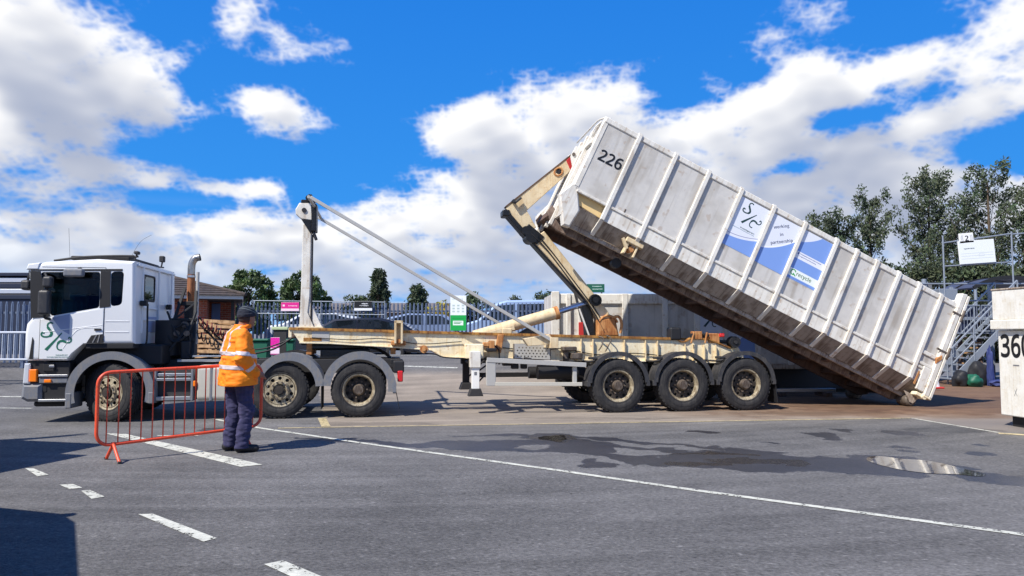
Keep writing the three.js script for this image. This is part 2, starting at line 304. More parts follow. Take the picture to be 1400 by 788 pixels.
// ---------------------------------------------------------------- ground
const hgt = (x, z) => 0.8 * sst(-16, -23, z) * (1 - sst(3, 9, x)) + 0.25 * sst(-23, -60, z) * (1 - sst(3, 9, x));
{
  const g = new THREE.PlaneGeometry(900, 900, 300, 300).rotateX(-Math.PI / 2), p = g.attributes.position;
  for (let i = 0; i < p.count; i++) { // denser towards the yard
    let x = p.getX(i) / 450, z = p.getZ(i) / 450; x = Math.sign(x) * (0.06 * Math.abs(x) + 0.94 * Math.abs(x) ** 3) * 450; z = Math.sign(z) * (0.06 * Math.abs(z) + 0.94 * Math.abs(z) ** 3) * 450 - 14;
    p.setXYZ(i, x, hgt(x, z) - 0.012, z);
  }
  g.computeVertexNormals();
  const t = grimeTex(S(112, 112, 116), S(98, 98, 102), S(120, 116, 110), 0.8, 0.3, 512, 50); t.repeat.set(0.3, 0.3);
  solo('ground', g, std({ map: t, roughness: 0.92 }), 'grey tarmac of the yard and the land beyond', null, null, 'structure');
}
const YX0 = -15, YX1 = 17, YZ0 = -24, YZ1 = -2;
{
  const N = 2048, WX = YX1 - YX0, WZ = YZ1 - YZ0;
  const c = document.createElement('canvas'); c.width = c.height = N; const cx = c.getContext('2d');
  const X = (x) => (x - YX0) / WX * N, Z = (z) => (z - YZ0) / WZ * N;
  const fill = (pts, col) => { cx.fillStyle = col; cx.beginPath(); pts.forEach((p, i) => (i ? cx.lineTo(X(p[0]), Z(p[1])) : cx.moveTo(X(p[0]), Z(p[1])))); cx.closePath(); cx.fill(); };
  cx.fillStyle = '#000'; cx.fillRect(0, 0, N, N);
  // red channel: wet ground; green channel: damp, half dry ground
  const WET = [[-3.2,-10.75],[-2.71,-10.70],[-2.07,-10.62],[-1.39,-10.17],[-1.11,-10.27],[-1.02,-10.45],[-0.51,-10.52],[0.26,-10.55],[0.19,-10.96],[0.39,-11.28],[0.86,-11.28],[0.89,-10.66],[1.48,-10.11],[2.25,-9.58],[2.82,-9.61],[3.25,-9.49],[3.54,-9.05],[4.26,-9.12],[4.86,-9.15],[4.95,-8.45],[5.18,-7.96],[5.6,-7.7],[7.2,-7.1],[7.0,-6.6],[5.3,-7.2],[4.66,-7.55],[4.60,-7.86],[3.87,-7.94],[3.50,-8.15],[3.21,-8.23],[2.82,-8.02],[2.54,-8.15],[2.41,-8.23],[2.12,-8.36],[1.97,-8.41],[1.33,-8.50],[1.31,-8.94],[0.91,-9.26],[0.82,-9.37],[0.56,-9.49],[-0.09,-9.55],[-0.37,-9.55],[-0.95,-9.73],[-1.34,-9.79],[-2.00,-10.24]];
  fill(WET, '#f00');
  for (const [x, z, a, b] of [[2.5,-9.3,.5,.12],[2.9,-8.8,.55,.2],[2.2,-8.6,.4,.12],[3.3,-8.7,.2,.25],[0.6,-10.7,.3,.35]]) { cx.fillStyle = '#fb0'; cx.beginPath(); cx.ellipse(X(x), Z(z), a / WX * N, b / WZ * N, 0, 0, 7); cx.fill(); }
  fill([[0.08,-9.91],[0.20,-10.11],[0.44,-10.11],[0.45,-9.73],[0.24,-9.73]], '#000');
  fill([[1.35,-9.75],[2.1,-9.35],[1.9,-9.1],[1.2,-9.4]], '#000');
  fill([[0.76,-8.84],[0.97,-8.89],[1.20,-8.79],[1.06,-8.36],[0.82,-8.36]], '#f00');
  fill([[-1.0,-11.0],[0.3,-11.15],[0.3,-10.95],[-0.9,-10.85]], '#f00'); fill([[0.85,-10.95],[2.8,-9.85],[3.6,-9.4],[3.3,-9.3],[0.85,-10.75]], '#f00');
  for (const [x, z, a, b] of [[4.58,-10.9,.24,.4],[5.16,-11.58,.12,.2],[5.9,-11.28,.24,.3],[5.05,-9.9,.15,.17],[5.0,-9.55,.1,.1],[5.9,-9.28,.2,.13],[5.1,-8.43,.16,.2],[2.9,-11.4,.2,.12],[-4.6,-11.7,.3,.2],[3.5,-10.2,.12,.08],[6.3,-10.1,.12,.06]]) { cx.fillStyle = '#f00'; cx.beginPath(); cx.ellipse(X(x), Z(z), a / WX * N, b / WZ * N, 0, 0, 7); cx.fill(); }
  cx.fillStyle = '#070'; cx.beginPath(); cx.ellipse(X(6.85), Z(-11.55), 0.75 / WX * N, 0.35 / WZ * N, 0, 0, 7); cx.fill();
  for (const [x, z, a, b] of [[8, -15.5, 2.4, .7], [5.5, -14.1, 1.6, .25], [10.5, -16.5, 2, .8], [-2.4, -12.4, 1.2, .3], [1.5, -13.2, 1.5, .15]]) { cx.fillStyle = '#040'; cx.beginPath(); cx.ellipse(X(x), Z(z), a / WX * N, b / WZ * N, 0, 0, 7); cx.fill(); }
  const mask = cx.getImageData(0, 0, N, N).data;
  const data = new Uint8Array(N * N * 4), rgh = new Uint8Array(N * N * 4);
  const cosY = Math.cos(0.166), sinY = Math.sin(0.166);
  const Q = 640, slow = new Float32Array(Q * Q * 5);   // the broad fields, one cell 5 cm
  for (let j = 0; j < Q; j++) for (let i = 0; i < Q; i++) {
    const x = YX0 + i / (Q - 1) * WX, z = YZ0 + j / (Q - 1) * WZ, k = (j * Q + i) * 5;
    slow[k] = fbm2(x * 0.35 + 50, z * 0.35 + 50, 3); slow[k + 1] = fbm2(x * 2.1 + 9, z * 2.1 + 3, 3); slow[k + 2] = fbm2(Math.hypot(x + 3, z + 30) * 5.5, Math.atan2(x + 3, z + 30) * 4 + 50, 2);
    slow[k + 3] = fbm2(x * 4 + 11, z * 4 + 5, 3); slow[k + 4] = fbm2(x * 4 + 51, z * 4 + 35, 3);
  }
  const F = new Float32Array(5);
  for (let j = 0; j < N; j++) for (let i = 0; i < N; i++) {
    const x = YX0 + (i + 0.5) / N * WX, z = YZ0 + (j + 0.5) / N * WZ;   // j = 0 is the far edge
    const gx = (i + 0.5) / N * (Q - 1), gz = (j + 0.5) / N * (Q - 1), I = Math.min(gx | 0, Q - 2), J = Math.min(gz | 0, Q - 2), fx = gx - I, fz = gz - J, k0 = (J * Q + I) * 5, k1 = k0 + Q * 5;
    for (let q = 0; q < 5; q++) F[q] = (slow[k0 + q] * (1 - fx) + slow[k0 + 5 + q] * fx) * (1 - fz) + (slow[k1 + q] * (1 - fx) + slow[k1 + 5 + q] * fx) * fz;
    const big = F[0], mid = F[1], arcs = F[2], fine = n2(x * 46 + 7, z * 60 + 3), grain = h2(i, j);
    const along = x * cosY - z * sinY, across = x * sinY + z * cosY;
    const streak = z < -10 ? fbm2(along * 0.5 + 30, across * 7 + 90, 3) : 0.5;
    let a = 0.372 + 0.13 * (big - 0.5) + 0.07 * (mid - 0.5) + 0.09 * (arcs - 0.5) + 0.07 * (fine - 0.5) + 0.11 * (grain - 0.5);
    // pale chippings and dark pits in the tarmac
    const chip = n2(i * 0.61 + 300, j * 0.61 + 700); a += 0.13 * sst(0.86, 0.97, chip) - 0.1 * sst(0.14, 0.04, chip);
    let c3 = [a * 1.005, a * 0.99, a * 0.985], ro = 0.93;
    // the concrete and dirt apron under the lorry
    const wob = 0.08 * (F[3] - 0.5), zf = x < 7.06 ? -11.94 + (x + 2.92) * -0.1272 : -13.21 + (x - 7.06) * 7.2;
    const left = -2.99 - (z + 11.98) * 0.28 * -1;
    let k = sst(0.03, -0.03, z - zf + wob) * sst(-0.02, 0.04, x - left + wob) * (1 - sst(-19.4, -20.3, z + wob * 3) * (1 - sst(2.5, 5, x)));
    if (x > 7.3) k = Math.max(k * 0.0, sst(-10.9, -11.6, z + wob * 4 + (mid - .5)));
    const red = sst(2.5, 6.5, x + 2.5 * (big - 0.5)) * sst(-12.6, -14.2, z + 0.9 * (mid - 0.5));
    let dirt = [0.545, 0.505, 0.462];
    dirt = mixc(dirt, [0.455, 0.35, 0.265], red);
    const ds = 1 + 0.24 * (streak - 0.5) + 0.16 * (mid - 0.5) + 0.1 * (grain - 0.5);
    dirt = dirt.map((v) => v * ds);
    dirt = mixc(dirt, [0.34, 0.24, 0.18], red * sst(0.5, 0.7, streak * 0.5 + F[4] * 0.5) * 0.8);
    if (x > 7.2) { const gq = sst(-13.6, -12.4, z); dirt = mixc(dirt, [0.47, 0.44, 0.42], gq); }
    c3 = mixc(c3, dirt, k); ro = lerp(ro, 0.95, k);
    // dust brushed off the apron over the tarmac
    c3 = mixc(c3, [0.57, 0.54, 0.5], (1 - k) * 0.28 * sst(1.6, 0, z - zf) * sst(-4, 0, x) * streak * 1.6);
    // wet and damp, with ragged edges
    const wx = (F[3] - 0.5) * 0.42 + (fine - 0.5) * 0.05, wz = (F[4] - 0.5) * 0.42 + (fine - 0.5) * 0.05;
    const mi = clamp(Math.round(X(x + wx)), 0, N - 1), mj = clamp(Math.round(Z(z + wz)), 0, N - 1), mk = (mj * N + mi) * 4, wet = mask[mk] / 255, damp = mask[mk + 1] / 255;
    if (wet > 0) { const w = wet * (0.8 + 0.2 * mid) + damp * 0.1; c3 = [c3[0] * lerp(1, 0.49, w), c3[1] * lerp(1, 0.495, w), c3[2] * lerp(1, 0.54, w)]; ro = lerp(ro, 0.34 - 0.16 * damp, w); if (damp > 0) c3 = mixc(c3, [0.17, 0.15, 0.13], 0.65 * damp); }
    else if (damp > 0) { c3 = c3.map((v) => v * lerp(1, 0.62, damp)); ro = lerp(ro, 0.7, damp); }
    const q = ((N - 1 - j) * N + i) * 4;
    data[q] = clamp(c3[0]) * 255; data[q + 1] = clamp(c3[1]) * 255; data[q + 2] = clamp(c3[2]) * 255; data[q + 3] = 255;
    rgh[q] = rgh[q + 2] = 0; rgh[q + 1] = clamp(ro) * 255; rgh[q + 3] = 255;
  }
  const mk = (d, s) => { const t = new THREE.DataTexture(d, N, N); t.magFilter = THREE.LinearFilter; if (s) t.colorSpace = THREE.SRGBColorSpace; t.needsUpdate = true; return t; };
  const bump = tex(1024, (u, v) => { const a = n2p(u * 256, v * 256, 256), b = fbmP(u * 128, v * 128, 128, 2); return 0.6 * a + 0.4 * b; }, false); bump.repeat.set(WX / 2.2, WZ / 2.2);
  const g = new THREE.PlaneGeometry(WX, WZ, 64, 60).rotateX(-Math.PI / 2).translate((YX0 + YX1) / 2, 0, (YZ0 + YZ1) / 2), p = g.attributes.position;
  for (let i = 0; i < p.count; i++) p.setY(i, hgt(p.getX(i), p.getZ(i)));
  g.computeVertexNormals();
  const m = new THREE.Mesh(g, std({ map: mk(data, true), roughnessMap: mk(rgh), roughness: 1, bumpMap: bump, bumpScale: 0.004 }));
  m.name = 'yard_pavement'; m.receiveShadow = true; scene.add(m); tag(m, 'worn grey tarmac with wet patches and a dirty concrete apron', null, null, 'structure');
}
{ // painted lines
  const wear = (() => { const n = 512, d = new Uint8Array(n * n * 4); for (let y = 0; y < n; y++) for (let x = 0; x < n; x++) { const f = fbmP(x / n * 24, y / n * 24, 24, 5), g = fbmP(x / n * 90, y / n * 90, 90, 2), k = (y * n + x) * 4, v = 186 + 60 * (f - 0.4) + 26 * (g - 0.5); d[k] = v; d[k + 1] = v; d[k + 2] = v * 0.94; d[k + 3] = f * 0.6 + g * 0.4 < 0.36 ? 0 : 255; } const t = new THREE.DataTexture(d, n, n); t.magFilter = THREE.LinearFilter; t.wrapS = t.wrapT = THREE.RepeatWrapping; t.colorSpace = THREE.SRGBColorSpace; t.repeat.set(0.8, 0.8); t.needsUpdate = true; return t; })();
  const lm = std({ map: wear, alphaTest: 0.5, roughness: 0.7 }), ym = std({ map: wear, color: srgb(246, 226, 186), alphaTest: 0.5, roughness: 0.7 });
  const quad = (pts, y = 0.005) => { const g = new THREE.ShapeGeometry(poly(pts.map(([x, z]) => [x, -z]))).rotateX(-Math.PI / 2), p = g.attributes.position; for (let i = 0; i < p.count; i++) p.setY(i, hgt(p.getX(i), p.getZ(i)) + y); return g; };
  const strip = (pts, w) => pts.slice(1).map((b, i) => { const a = pts[i], dx = b[0] - a[0], dz = b[1] - a[1], l = Math.hypot(dx, dz), nx = -dz / l * w / 2, nz = dx / l * w / 2; return quad([[a[0] + nx, a[1] + nz], [b[0] + nx, b[1] + nz], [b[0] - nx, b[1] - nz], [a[0] - nx, a[1] - nz]]); });
  const line = (geos, label, mat = lm) => solo('painted_line', geos, mat, label, null, null, 'structure');
  line([quad([[-6.11,-11.20],[-5.75,-11.12],[-2.85,-8.55],[-3.05,-8.41]])], 'broad white band painted on the tarmac under the orange barrier');
  line(strip([[-5.15,-12.99],[-3.97,-11.80],[-1.99,-10.17],[0.46,-8.23],[1.75,-7.17],[3.81,-5.61],[5.2,-4.55]], 0.085), 'long thin white line running across the tarmac towards the right');
  line([quad([[-5.41,-8.32],[-5.30,-8.30],[-4.91,-7.94],[-4.98,-7.86]])], 'short white dash at the edge of the dark shadow on the left');
  line([quad([[-4.48,-7.42],[-4.37,-7.46],[-4.17,-7.28],[-4.26,-7.22]]), quad([[-4.1,-7.14],[-4.04,-7.18],[-3.74,-6.89],[-3.81,-6.80]])], 'worn and broken white dash, second of the row of dashes');
  line([quad([[-3.10,-6.23],[-2.98,-6.24],[-2.16,-5.51],[-2.22,-5.42]])], 'whole white dash in the middle of the foreground row of dashes');
  line([quad([[-1.61,-4.90],[-1.51,-4.98],[-0.75,-4.25],[-0.85,-4.15]])], 'white dash cut off by the bottom of the picture');
  line(strip([[-3.7,-11.8],[-2.92,-11.92],[2.14,-12.57],[7.06,-13.2]], 0.07), 'faint cream line along the front edge of the concrete apron', ym);
  line(strip([[7.06,-13.2],[7.35,-11.28]], 0.06), 'thin white line slanting past the white container marked 360');
  line(strip([[7.3,-11.2],[8.4,-10.5]], 0.16), 'cream line in front of the white container marked 360', ym);
  line(strip([[-3.37,-13.21],[-2.99,-12.0]], 0.14), 'short cream mark on the tarmac between the lorry axles', ym);
  line(strip([[-5.2,-10.95],[-4.6,-10.95]], 0.06), 'faint short white line just behind the barrier');
  line(strip([[-14.5,-17.2],[-10.6,-17.0]], 0.1), 'white bay line on the tarmac beyond the cab, the farther one');
  line(strip([[-14.5,-15.3],[-9.6,-14.9]], 0.1), 'white bay line on the tarmac beyond the cab, the nearer one');
  line([...strip([[-6.5,-21.2],[-1.5,-20.4]], 0.12), ...strip([[-6,-22.6],[0,-21.2]], 0.12), ...strip([[-7.5,-24.2],[1,-22.8]], 0.12)], 'white parking bay lines seen under the trailer beam');
  // standing water
  const ripple = tex(256, (u, v) => fbmP(u * 10, v * 10, 10, 3), false, 1.4);
  const water = new THREE.MeshPhysicalMaterial({ color: srgb(46, 42, 38), roughness: 0.03, ior: 1.33, specularIntensity: 1, clearcoat: 1, clearcoatRoughness: 0.03, bumpMap: ripple, bumpScale: 0.0014, clearcoatNormalScale: new THREE.Vector2(1, 1) });
  const blob = (cx, cz, a, b, seed) => { const r = mulberry(seed), ph = [r() * 6, r() * 6, r() * 6], pts = []; for (let i = 0; i < 60; i++) { const t = i / 60 * Math.PI * 2, q = 1 + 0.16 * Math.sin(3 * t + ph[0]) + 0.1 * Math.sin(5 * t + ph[1]) + 0.06 * Math.sin(9 * t + ph[2]); pts.push([cx + a * q * Math.cos(t), cz + b * q * Math.sin(t)]); } return quad(pts, 0.004); };
  solo('puddle', blob(0.6, -10.7, 0.2, 0.26, 3), water, 'small puddle that mirrors the blue sky in the wet patch', 'puddle', null, 'structure');
  const pts = [[4.2,-8.5],[4.2,-8.85],[4.36,-9.1],[4.52,-9.12],[4.64,-8.95],[4.86,-8.85],[4.96,-8.6],[5.0,-8.3],[5.05,-7.98],[4.9,-7.86],[4.72,-7.98],[4.5,-8.02],[4.3,-8.2]];
  solo('puddle', quad(new THREE.CatmullRomCurve3(pts.map(([x, z]) => V3(x, 0, z)), true).getPoints(70).map((p) => [p.x, p.z]), 0.004), water, 'larger puddle on the right that mirrors the tipped container', 'puddle', null, 'structure');
}

// ---------------------------------------------------------------- far things
function leafTree(name, label, o) {
  const { x, z, top, base = hgt(x, z), r, shape = 'round', n = 3000, leaf = 0.12, seed = 1, tint = [0.06, 0.085, 0.03], low = 0.25, cl = 60, group, spread = 0.5, cat = 'tree', squash = 1, trunk = 1 } = o;
  const R = mulberry(seed), H = top - base, t = thing(name, label, cat, [x, base, z], 0, group), pos = [], col = [];
  const limbs = [rod([0, -0.1, 0], [0.1 * (R() - 0.5) * H * 0.2, H * 0.62, 0], 0.024 * H * trunk, 9, 0.009 * H * trunk)];
  const clusters = [];
  for (let i = 0; i < cl; i++) {
    const v = shape === 'cone' ? Math.pow(R(), 0.8) : shape === 'wispy' ? Math.pow(R(), 0.75) : R(), a = R() * Math.PI * 2;
    let w;
    if (shape === 'round') w = Math.sqrt(Math.max(0, 1 - Math.pow(2 * v - 0.9, 2) / 1.25)) * (0.45 + 0.55 * Math.sqrt(R()));
    else if (shape === 'cone') w = (1 - v) * 0.95 * (0.4 + 0.6 * R()) + 0.06;
    else w = (0.75 - 0.6 * v * v) * (0.25 + 0.75 * R()) + 0.05;
    const y = H * (low + (1 - low) * v * 0.97), c = V3(Math.cos(a) * w * r, y, Math.sin(a) * w * r * squash);
    clusters.push(c);
    if (i % 3 === 0) limbs.push(rod([0, Math.min(H * 0.6, y * 0.62), 0], [c.x * 0.85, c.y, c.z * 0.85], 0.009 * H * trunk, 6, 0.002 * H));
  }
  if (shape === 'feather') { // limbs that sweep up and out from the trunk, twigs with leaves along them
    clusters.length = 0; limbs.length = 0; limbs.push(rod([0, -0.1, 0], [0, H * 0.9, 0], 0.016 * H * trunk, 9, 0.003 * H));
    for (let i = 0; i < cl; i++) {
      const v = 0.12 + 0.86 * (i + R()) / cl, a = i * 2.4 + R(), y0 = H * v * 0.92, L = r * (1.25 - 0.85 * v) * (0.55 + 0.7 * R()), rise = 0.8 + 1.6 * R(), end = V3(Math.cos(a) * L, y0 + L * rise, Math.sin(a) * L * squash);
      if (end.y > H) end.y = H * (0.93 + 0.07 * R());
      limbs.push(rod([0, y0, 0], end.toArray(), 0.0035 * H * (1.2 - v), 5, 0.001 * H));
      const m = 3 + ((L / r) * 6 | 0); for (let j = 0; j < m; j++) { const t = 0.3 + 0.75 * (j + R()) / m, q0 = V3(0, y0, 0).lerp(end, t); q0.x += (R() - 0.5) * 0.4 * L; q0.z += (R() - 0.5) * 0.4 * L; q0.y += (R() - 0.3) * 0.25 * L; clusters.push(q0); }
    }
  }
  const up = V3(), q = new THREE.Quaternion(), e = new THREE.Euler(), A = V3(), sizeC = shape === 'feather' ? spread : r * spread * Math.pow(60 / cl, 0.4);
  for (let i = 0; i < n; i++) {
    const ci = (R() * clusters.length) | 0, c = clusters[ci], rr = Math.pow(R(), 0.5) * sizeC, a = R() * 6.283, b = Math.acos(2 * R() - 1);
    const p = V3(c.x + rr * Math.sin(b) * Math.cos(a), c.y + rr * Math.cos(b) * (shape === 'wispy' || shape === 'feather' ? 1.25 : 0.75), c.z + rr * Math.sin(b) * Math.sin(a) * squash);
    const s = leaf * (0.6 + 0.8 * R()); e.set(R() * 6.283, R() * 6.283, R() * 6.283); q.setFromEuler(e);
    const L = [[-1, 0, 0], [0, 0.42, 0.18], [1, 0, 0], [0, -0.42, 0.18]].map((m) => A.set(...m).multiplyScalar(s * 0.62).applyQuaternion(q).add(p).toArray());
    pos.push(...L[0], ...L[1], ...L[2], ...L[0], ...L[2], ...L[3]);
    const k = (0.6 + 0.8 * h2(ci * 7 + seed, 3)) * (0.7 + 0.6 * R()), cc = [tint[0] * k * (0.9 + 0.35 * h2(ci, seed)), tint[1] * k, tint[2] * k];
    for (let m = 0; m < 6; m++) col.push(...cc);
  }
  const g = new THREE.BufferGeometry(); g.setAttribute('position', new THREE.Float32BufferAttribute(pos, 3)); g.setAttribute('color', new THREE.Float32BufferAttribute(col, 3)); g.computeVertexNormals();
  part(t, 'crown', g, M.leaf); part(t, 'trunk', limbs, M.bark); return t;
}
M.leaf = new THREE.MeshPhysicalMaterial({ vertexColors: true, roughness: 0.75, transmission: 0.3, thickness: 0, side: THREE.DoubleSide });
M.bark = std({ color: srgb(92, 80, 68), roughness: 0.95 });
leafTree('broadleaf_tree', 'round green tree beyond the fence, right of the brick building', { x: -21.4, z: -60, top: 6.5, r: 2.1, n: 5200, leaf: 0.34, cl: 90, seed: 11, tint: [0.075, 0.13, 0.03], low: 0.12, spread: 0.3 });
leafTree('broadleaf_tree', 'round green tree behind the upright mast of the trailer', { x: -16.9, z: -60, top: 6.55, r: 2.0, n: 5200, leaf: 0.34, cl: 90, seed: 12, tint: [0.065, 0.12, 0.03], low: 0.12, spread: 0.3 });
leafTree('broadleaf_tree', 'small low round tree between the mast and the black sign', { x: -13.5, z: -64, top: 4.8, r: 1.3, n: 1500, leaf: 0.3, cl: 40, seed: 13, tint: [0.06, 0.1, 0.03], low: 0.12, spread: 0.35 });
leafTree('conifer_tree', 'narrow pointed tree behind the black sign on the fence', { x: -10.8, z: -60, top: 6.6, r: 1.25, n: 3600, leaf: 0.3, cl: 70, seed: 14, shape: 'wispy', tint: [0.05, 0.085, 0.03], low: 0.1, spread: 0.3 });
leafTree('bushy_tree', 'spiky bush between the pointed tree and the yellow bush', { x: -7.7, z: -60, top: 5.2, r: 1.35, n: 2600, leaf: 0.32, cl: 60, seed: 15, shape: 'wispy', tint: [0.055, 0.09, 0.035], low: 0.1, spread: 0.35 });
leafTree('flowering_bush', 'yellow flowering bush left of the white and green sign', { x: -5.7, z: -58, top: 4.1, r: 0.9, n: 1100, leaf: 0.24, cl: 24, seed: 16, tint: [0.42, 0.36, 0.02], low: 0.1, spread: 0.4, cat: 'bush' });
leafTree('broadleaf_tree', 'dark round tree top behind the slanting grey tarpaulin arms', { x: -2.9, z: -60, top: 4.9, r: 1.15, n: 2000, leaf: 0.3, cl: 40, seed: 17, tint: [0.05, 0.085, 0.03], low: 0.1, spread: 0.36 });
leafTree('broadleaf_tree', 'small tree top above the blue van behind the fence', { x: 0.5, z: -66, top: 4.9, r: 1.0, n: 1000, leaf: 0.3, cl: 24, seed: 18, tint: [0.05, 0.08, 0.03], low: 0.1, spread: 0.4 });
leafTree('broadleaf_tree', 'dark tree top left of the hook arm above the white container', { x: 3.1, z: -64, top: 4.9, r: 1.5, n: 1600, leaf: 0.3, cl: 36, seed: 19, tint: [0.05, 0.08, 0.035], low: 0.1, spread: 0.4 });
// the belt of tall thin trees on the right
const BELT = 'trees of the belt behind the stairs on the right', DT = [0.052, 0.082, 0.033], BT = [0.072, 0.108, 0.05];
leafTree('belt_tree', 'low bushy dark tree at the left end of the tree belt', { x: 17.0, z: -40, top: 8.0, base: 0, r: 2.2, n: 9500, leaf: 0.155, cl: 34, seed: 21, shape: 'feather', tint: DT, low: 0.15, spread: 0.36, group: BELT });
leafTree('belt_tree', 'thin wispy tree with a bent tip, second in the tree belt', { x: 20.0, z: -41, top: 9.6, base: 0, r: 1.5, n: 6500, leaf: 0.155, cl: 30, seed: 22, shape: 'feather', tint: BT, low: 0.2, spread: 0.3, group: BELT });
leafTree('belt_tree', 'tall feathery tree left of the number two sign', { x: 23.3, z: -41, top: 10.5, base: 0, r: 1.9, n: 10500, leaf: 0.155, cl: 46, seed: 23, shape: 'feather', tint: BT, low: 0.16, spread: 0.32, group: BELT });
leafTree('belt_tree', 'tall open tree straight above the number two sign', { x: 26.0, z: -40, top: 10.9, base: 0, r: 2.1, n: 8000, leaf: 0.155, cl: 36, seed: 24, shape: 'feather', tint: BT, low: 0.25, spread: 0.3, group: BELT });
leafTree('belt_tree', 'broad dark tree at the right edge of the picture', { x: 28.8, z: -39.5, top: 10.4, base: 0, r: 2.2, n: 11500, leaf: 0.155, cl: 46, seed: 25, shape: 'feather', tint: DT, low: 0.2, spread: 0.34, group: BELT });
leafTree('undergrowth', 'dense dark undergrowth at the foot of the tree belt', { x: 23.5, z: -39, top: 5.2, base: 0, r: 6.8, n: 16000, leaf: 0.22, cl: 300, seed: 26, tint: DT, low: 0.05, spread: 0.22, cat: 'bushes', squash: 0.22, trunk: 0.3 });
leafTree('hedge', 'dark hedge behind the stairs at the far right', { x: 27.6, z: -37, top: 5.0, base: 0, r: 4.2, n: 8000, leaf: 0.28, cl: 160, seed: 27, tint: DT, low: 0.05, spread: 0.26, cat: 'hedge', squash: 0.3, trunk: 0.3 });

// brick building with a hipped tile roof
{
  const brick = tex(1024, (u, v) => { const X = u * 2 / 0.225, Y = v * 2 / 0.0769, row = Math.floor(Y), bx = X + (row & 1) * 0.5, fx = bx - Math.floor(bx), fy = Y - row, e = h2((Math.floor(bx) + 900) % 9, row % 26), j = fx < 0.045 || fy < 0.13; const n = fbmP(u * 60, v * 60, 60, 3); return j ? [0.62, 0.56, 0.5].map((c) => c * (0.8 + 0.3 * n)) : mixc([0.66, 0.34, 0.23], [0.52, 0.24, 0.17], e).map((c) => c * (0.8 + 0.4 * n)); });
  brick.repeat.set(0.5, 0.5);
  const bm = std({ map: brick, roughness: 0.9, bumpMap: brick, bumpScale: 0.006 }), tm = std({ map: grimeTex(S(80, 70, 66), S(56, 50, 50), S(98, 92, 84), 0.9, 0.4, 512, 55), roughness: 0.9 });
  const b = thing('brick_building', 'low brick building with a brown tiled hip roof behind the cab', 'building', [-13.46, 0.7, -27.34], 0.349);
  part(b, 'wall', [box(-2.6, 2.12, -0.3, 1.98, -2.6, 2.6, 0.01), box(2.12, 3.0, -0.3, 1.98, -2.6, 0.6, 0.01)], bm);
  part(b, 'door', box(2.2, 2.5, -0.1, 1.9, 0.6, 0.66), std({ color: srgb(84, 106, 150), roughness: 0.5 }), 'pale blue door in the dark porch');
  part(b, 'post', [box(2.9, 3.0, -0.3, 1.98, 2.4, 2.5)], M.black);
  part(b, 'fascia', [box(-2.9, 3.3, 1.98, 2.12, 2.95, 2.99), box(3.26, 3.3, 1.98, 2.12, -2.9, 2.945)], std({ color: srgb(204, 202, 198), roughness: 0.5 }), 'white fascia board under the eaves');
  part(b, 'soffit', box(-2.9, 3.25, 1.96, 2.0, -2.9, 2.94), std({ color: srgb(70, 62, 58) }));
  const roof = sub(b, 'roof'), apexY = 2.95, ey = 2.1;
  for (let i = 0; i < 9; i++) { // one overlapping course of tiles after another
    const f0 = i / 9, f1 = (i + 1) / 9 + 0.012, y0 = lerp(ey, apexY, f0) + 0.035, y1 = lerp(ey, apexY, f1), z0 = lerp(3.05, 0, f0), z1 = lerp(3.05, 0, f1), xr0 = lerp(3.38, 0.6, f0), xr1 = lerp(3.38, 0.6, f1), xl = -3;
    const q = (a, b2, c, d) => { const g = new THREE.BufferGeometry(); const v = [a, b2, c, a, c, d].flat(); g.setAttribute('position', new THREE.Float32BufferAttribute(v, 3)); g.computeVertexNormals(); return g; };
    part(roof, 'tile_course', [q([xl, y0, z0], [xr0, y0, z0], [xr1, y1, z1], [xl, y1, z1]), q([xl, y0 - 0.035, z0 - 0.001], [xr0, y0 - 0.035, z0 - 0.001], [xr0, y0, z0], [xl, y0, z0]),
      q([xr0, y0, z0], [xr0, y0, -z0], [xr1, y1, -z1], [xr1, y1, z1]), q([xr0 - 0.001, y0 - 0.035, z0], [xr0 - 0.001, y0 - 0.035, -z0], [xr0, y0, -z0], [xr0, y0, z0]), q([xr0, y0, -z0], [xl, y0, -z0], [xl, y1, -z1], [xr1, y1, -z1])], tm);
  }
  part(b, 'ridge_tile', [rod([0.6, apexY, 0], [3.38, ey + 0.05, 3.05], 0.06, 8), rod([-3, apexY, 0], [0.6, apexY, 0], 0.06, 8)], tm);
}
{ // dark clad shed at the far left
  const b = thing('clad_shed', 'flat dark blue clad shed at the left edge of the picture', 'shed', [-19.6, 0.75, -25]);
  const cm = std({ color: srgb(40, 48, 68), roughness: 0.5, metalness: 0.3 });
  part(b, 'wall', box(-5, 3.75, -0.4, 1.9, -3, 0, 0.01), cm);
  for (let i = 0; i < 4; i++) part(b, 'cladding_panel', box(-5, 3.8, 1.9 + i * 0.19, 2.06 + i * 0.19, -3, 0.05 + 0.02 * (i % 2), 0.02), i % 2 ? std({ color: srgb(188, 194, 206), roughness: 0.4, metalness: 0.3 }) : cm);
  part(b, 'roof', box(-5.1, 3.9, 2.68, 2.8, -3.1, 0.12, 0.02), cm);
}
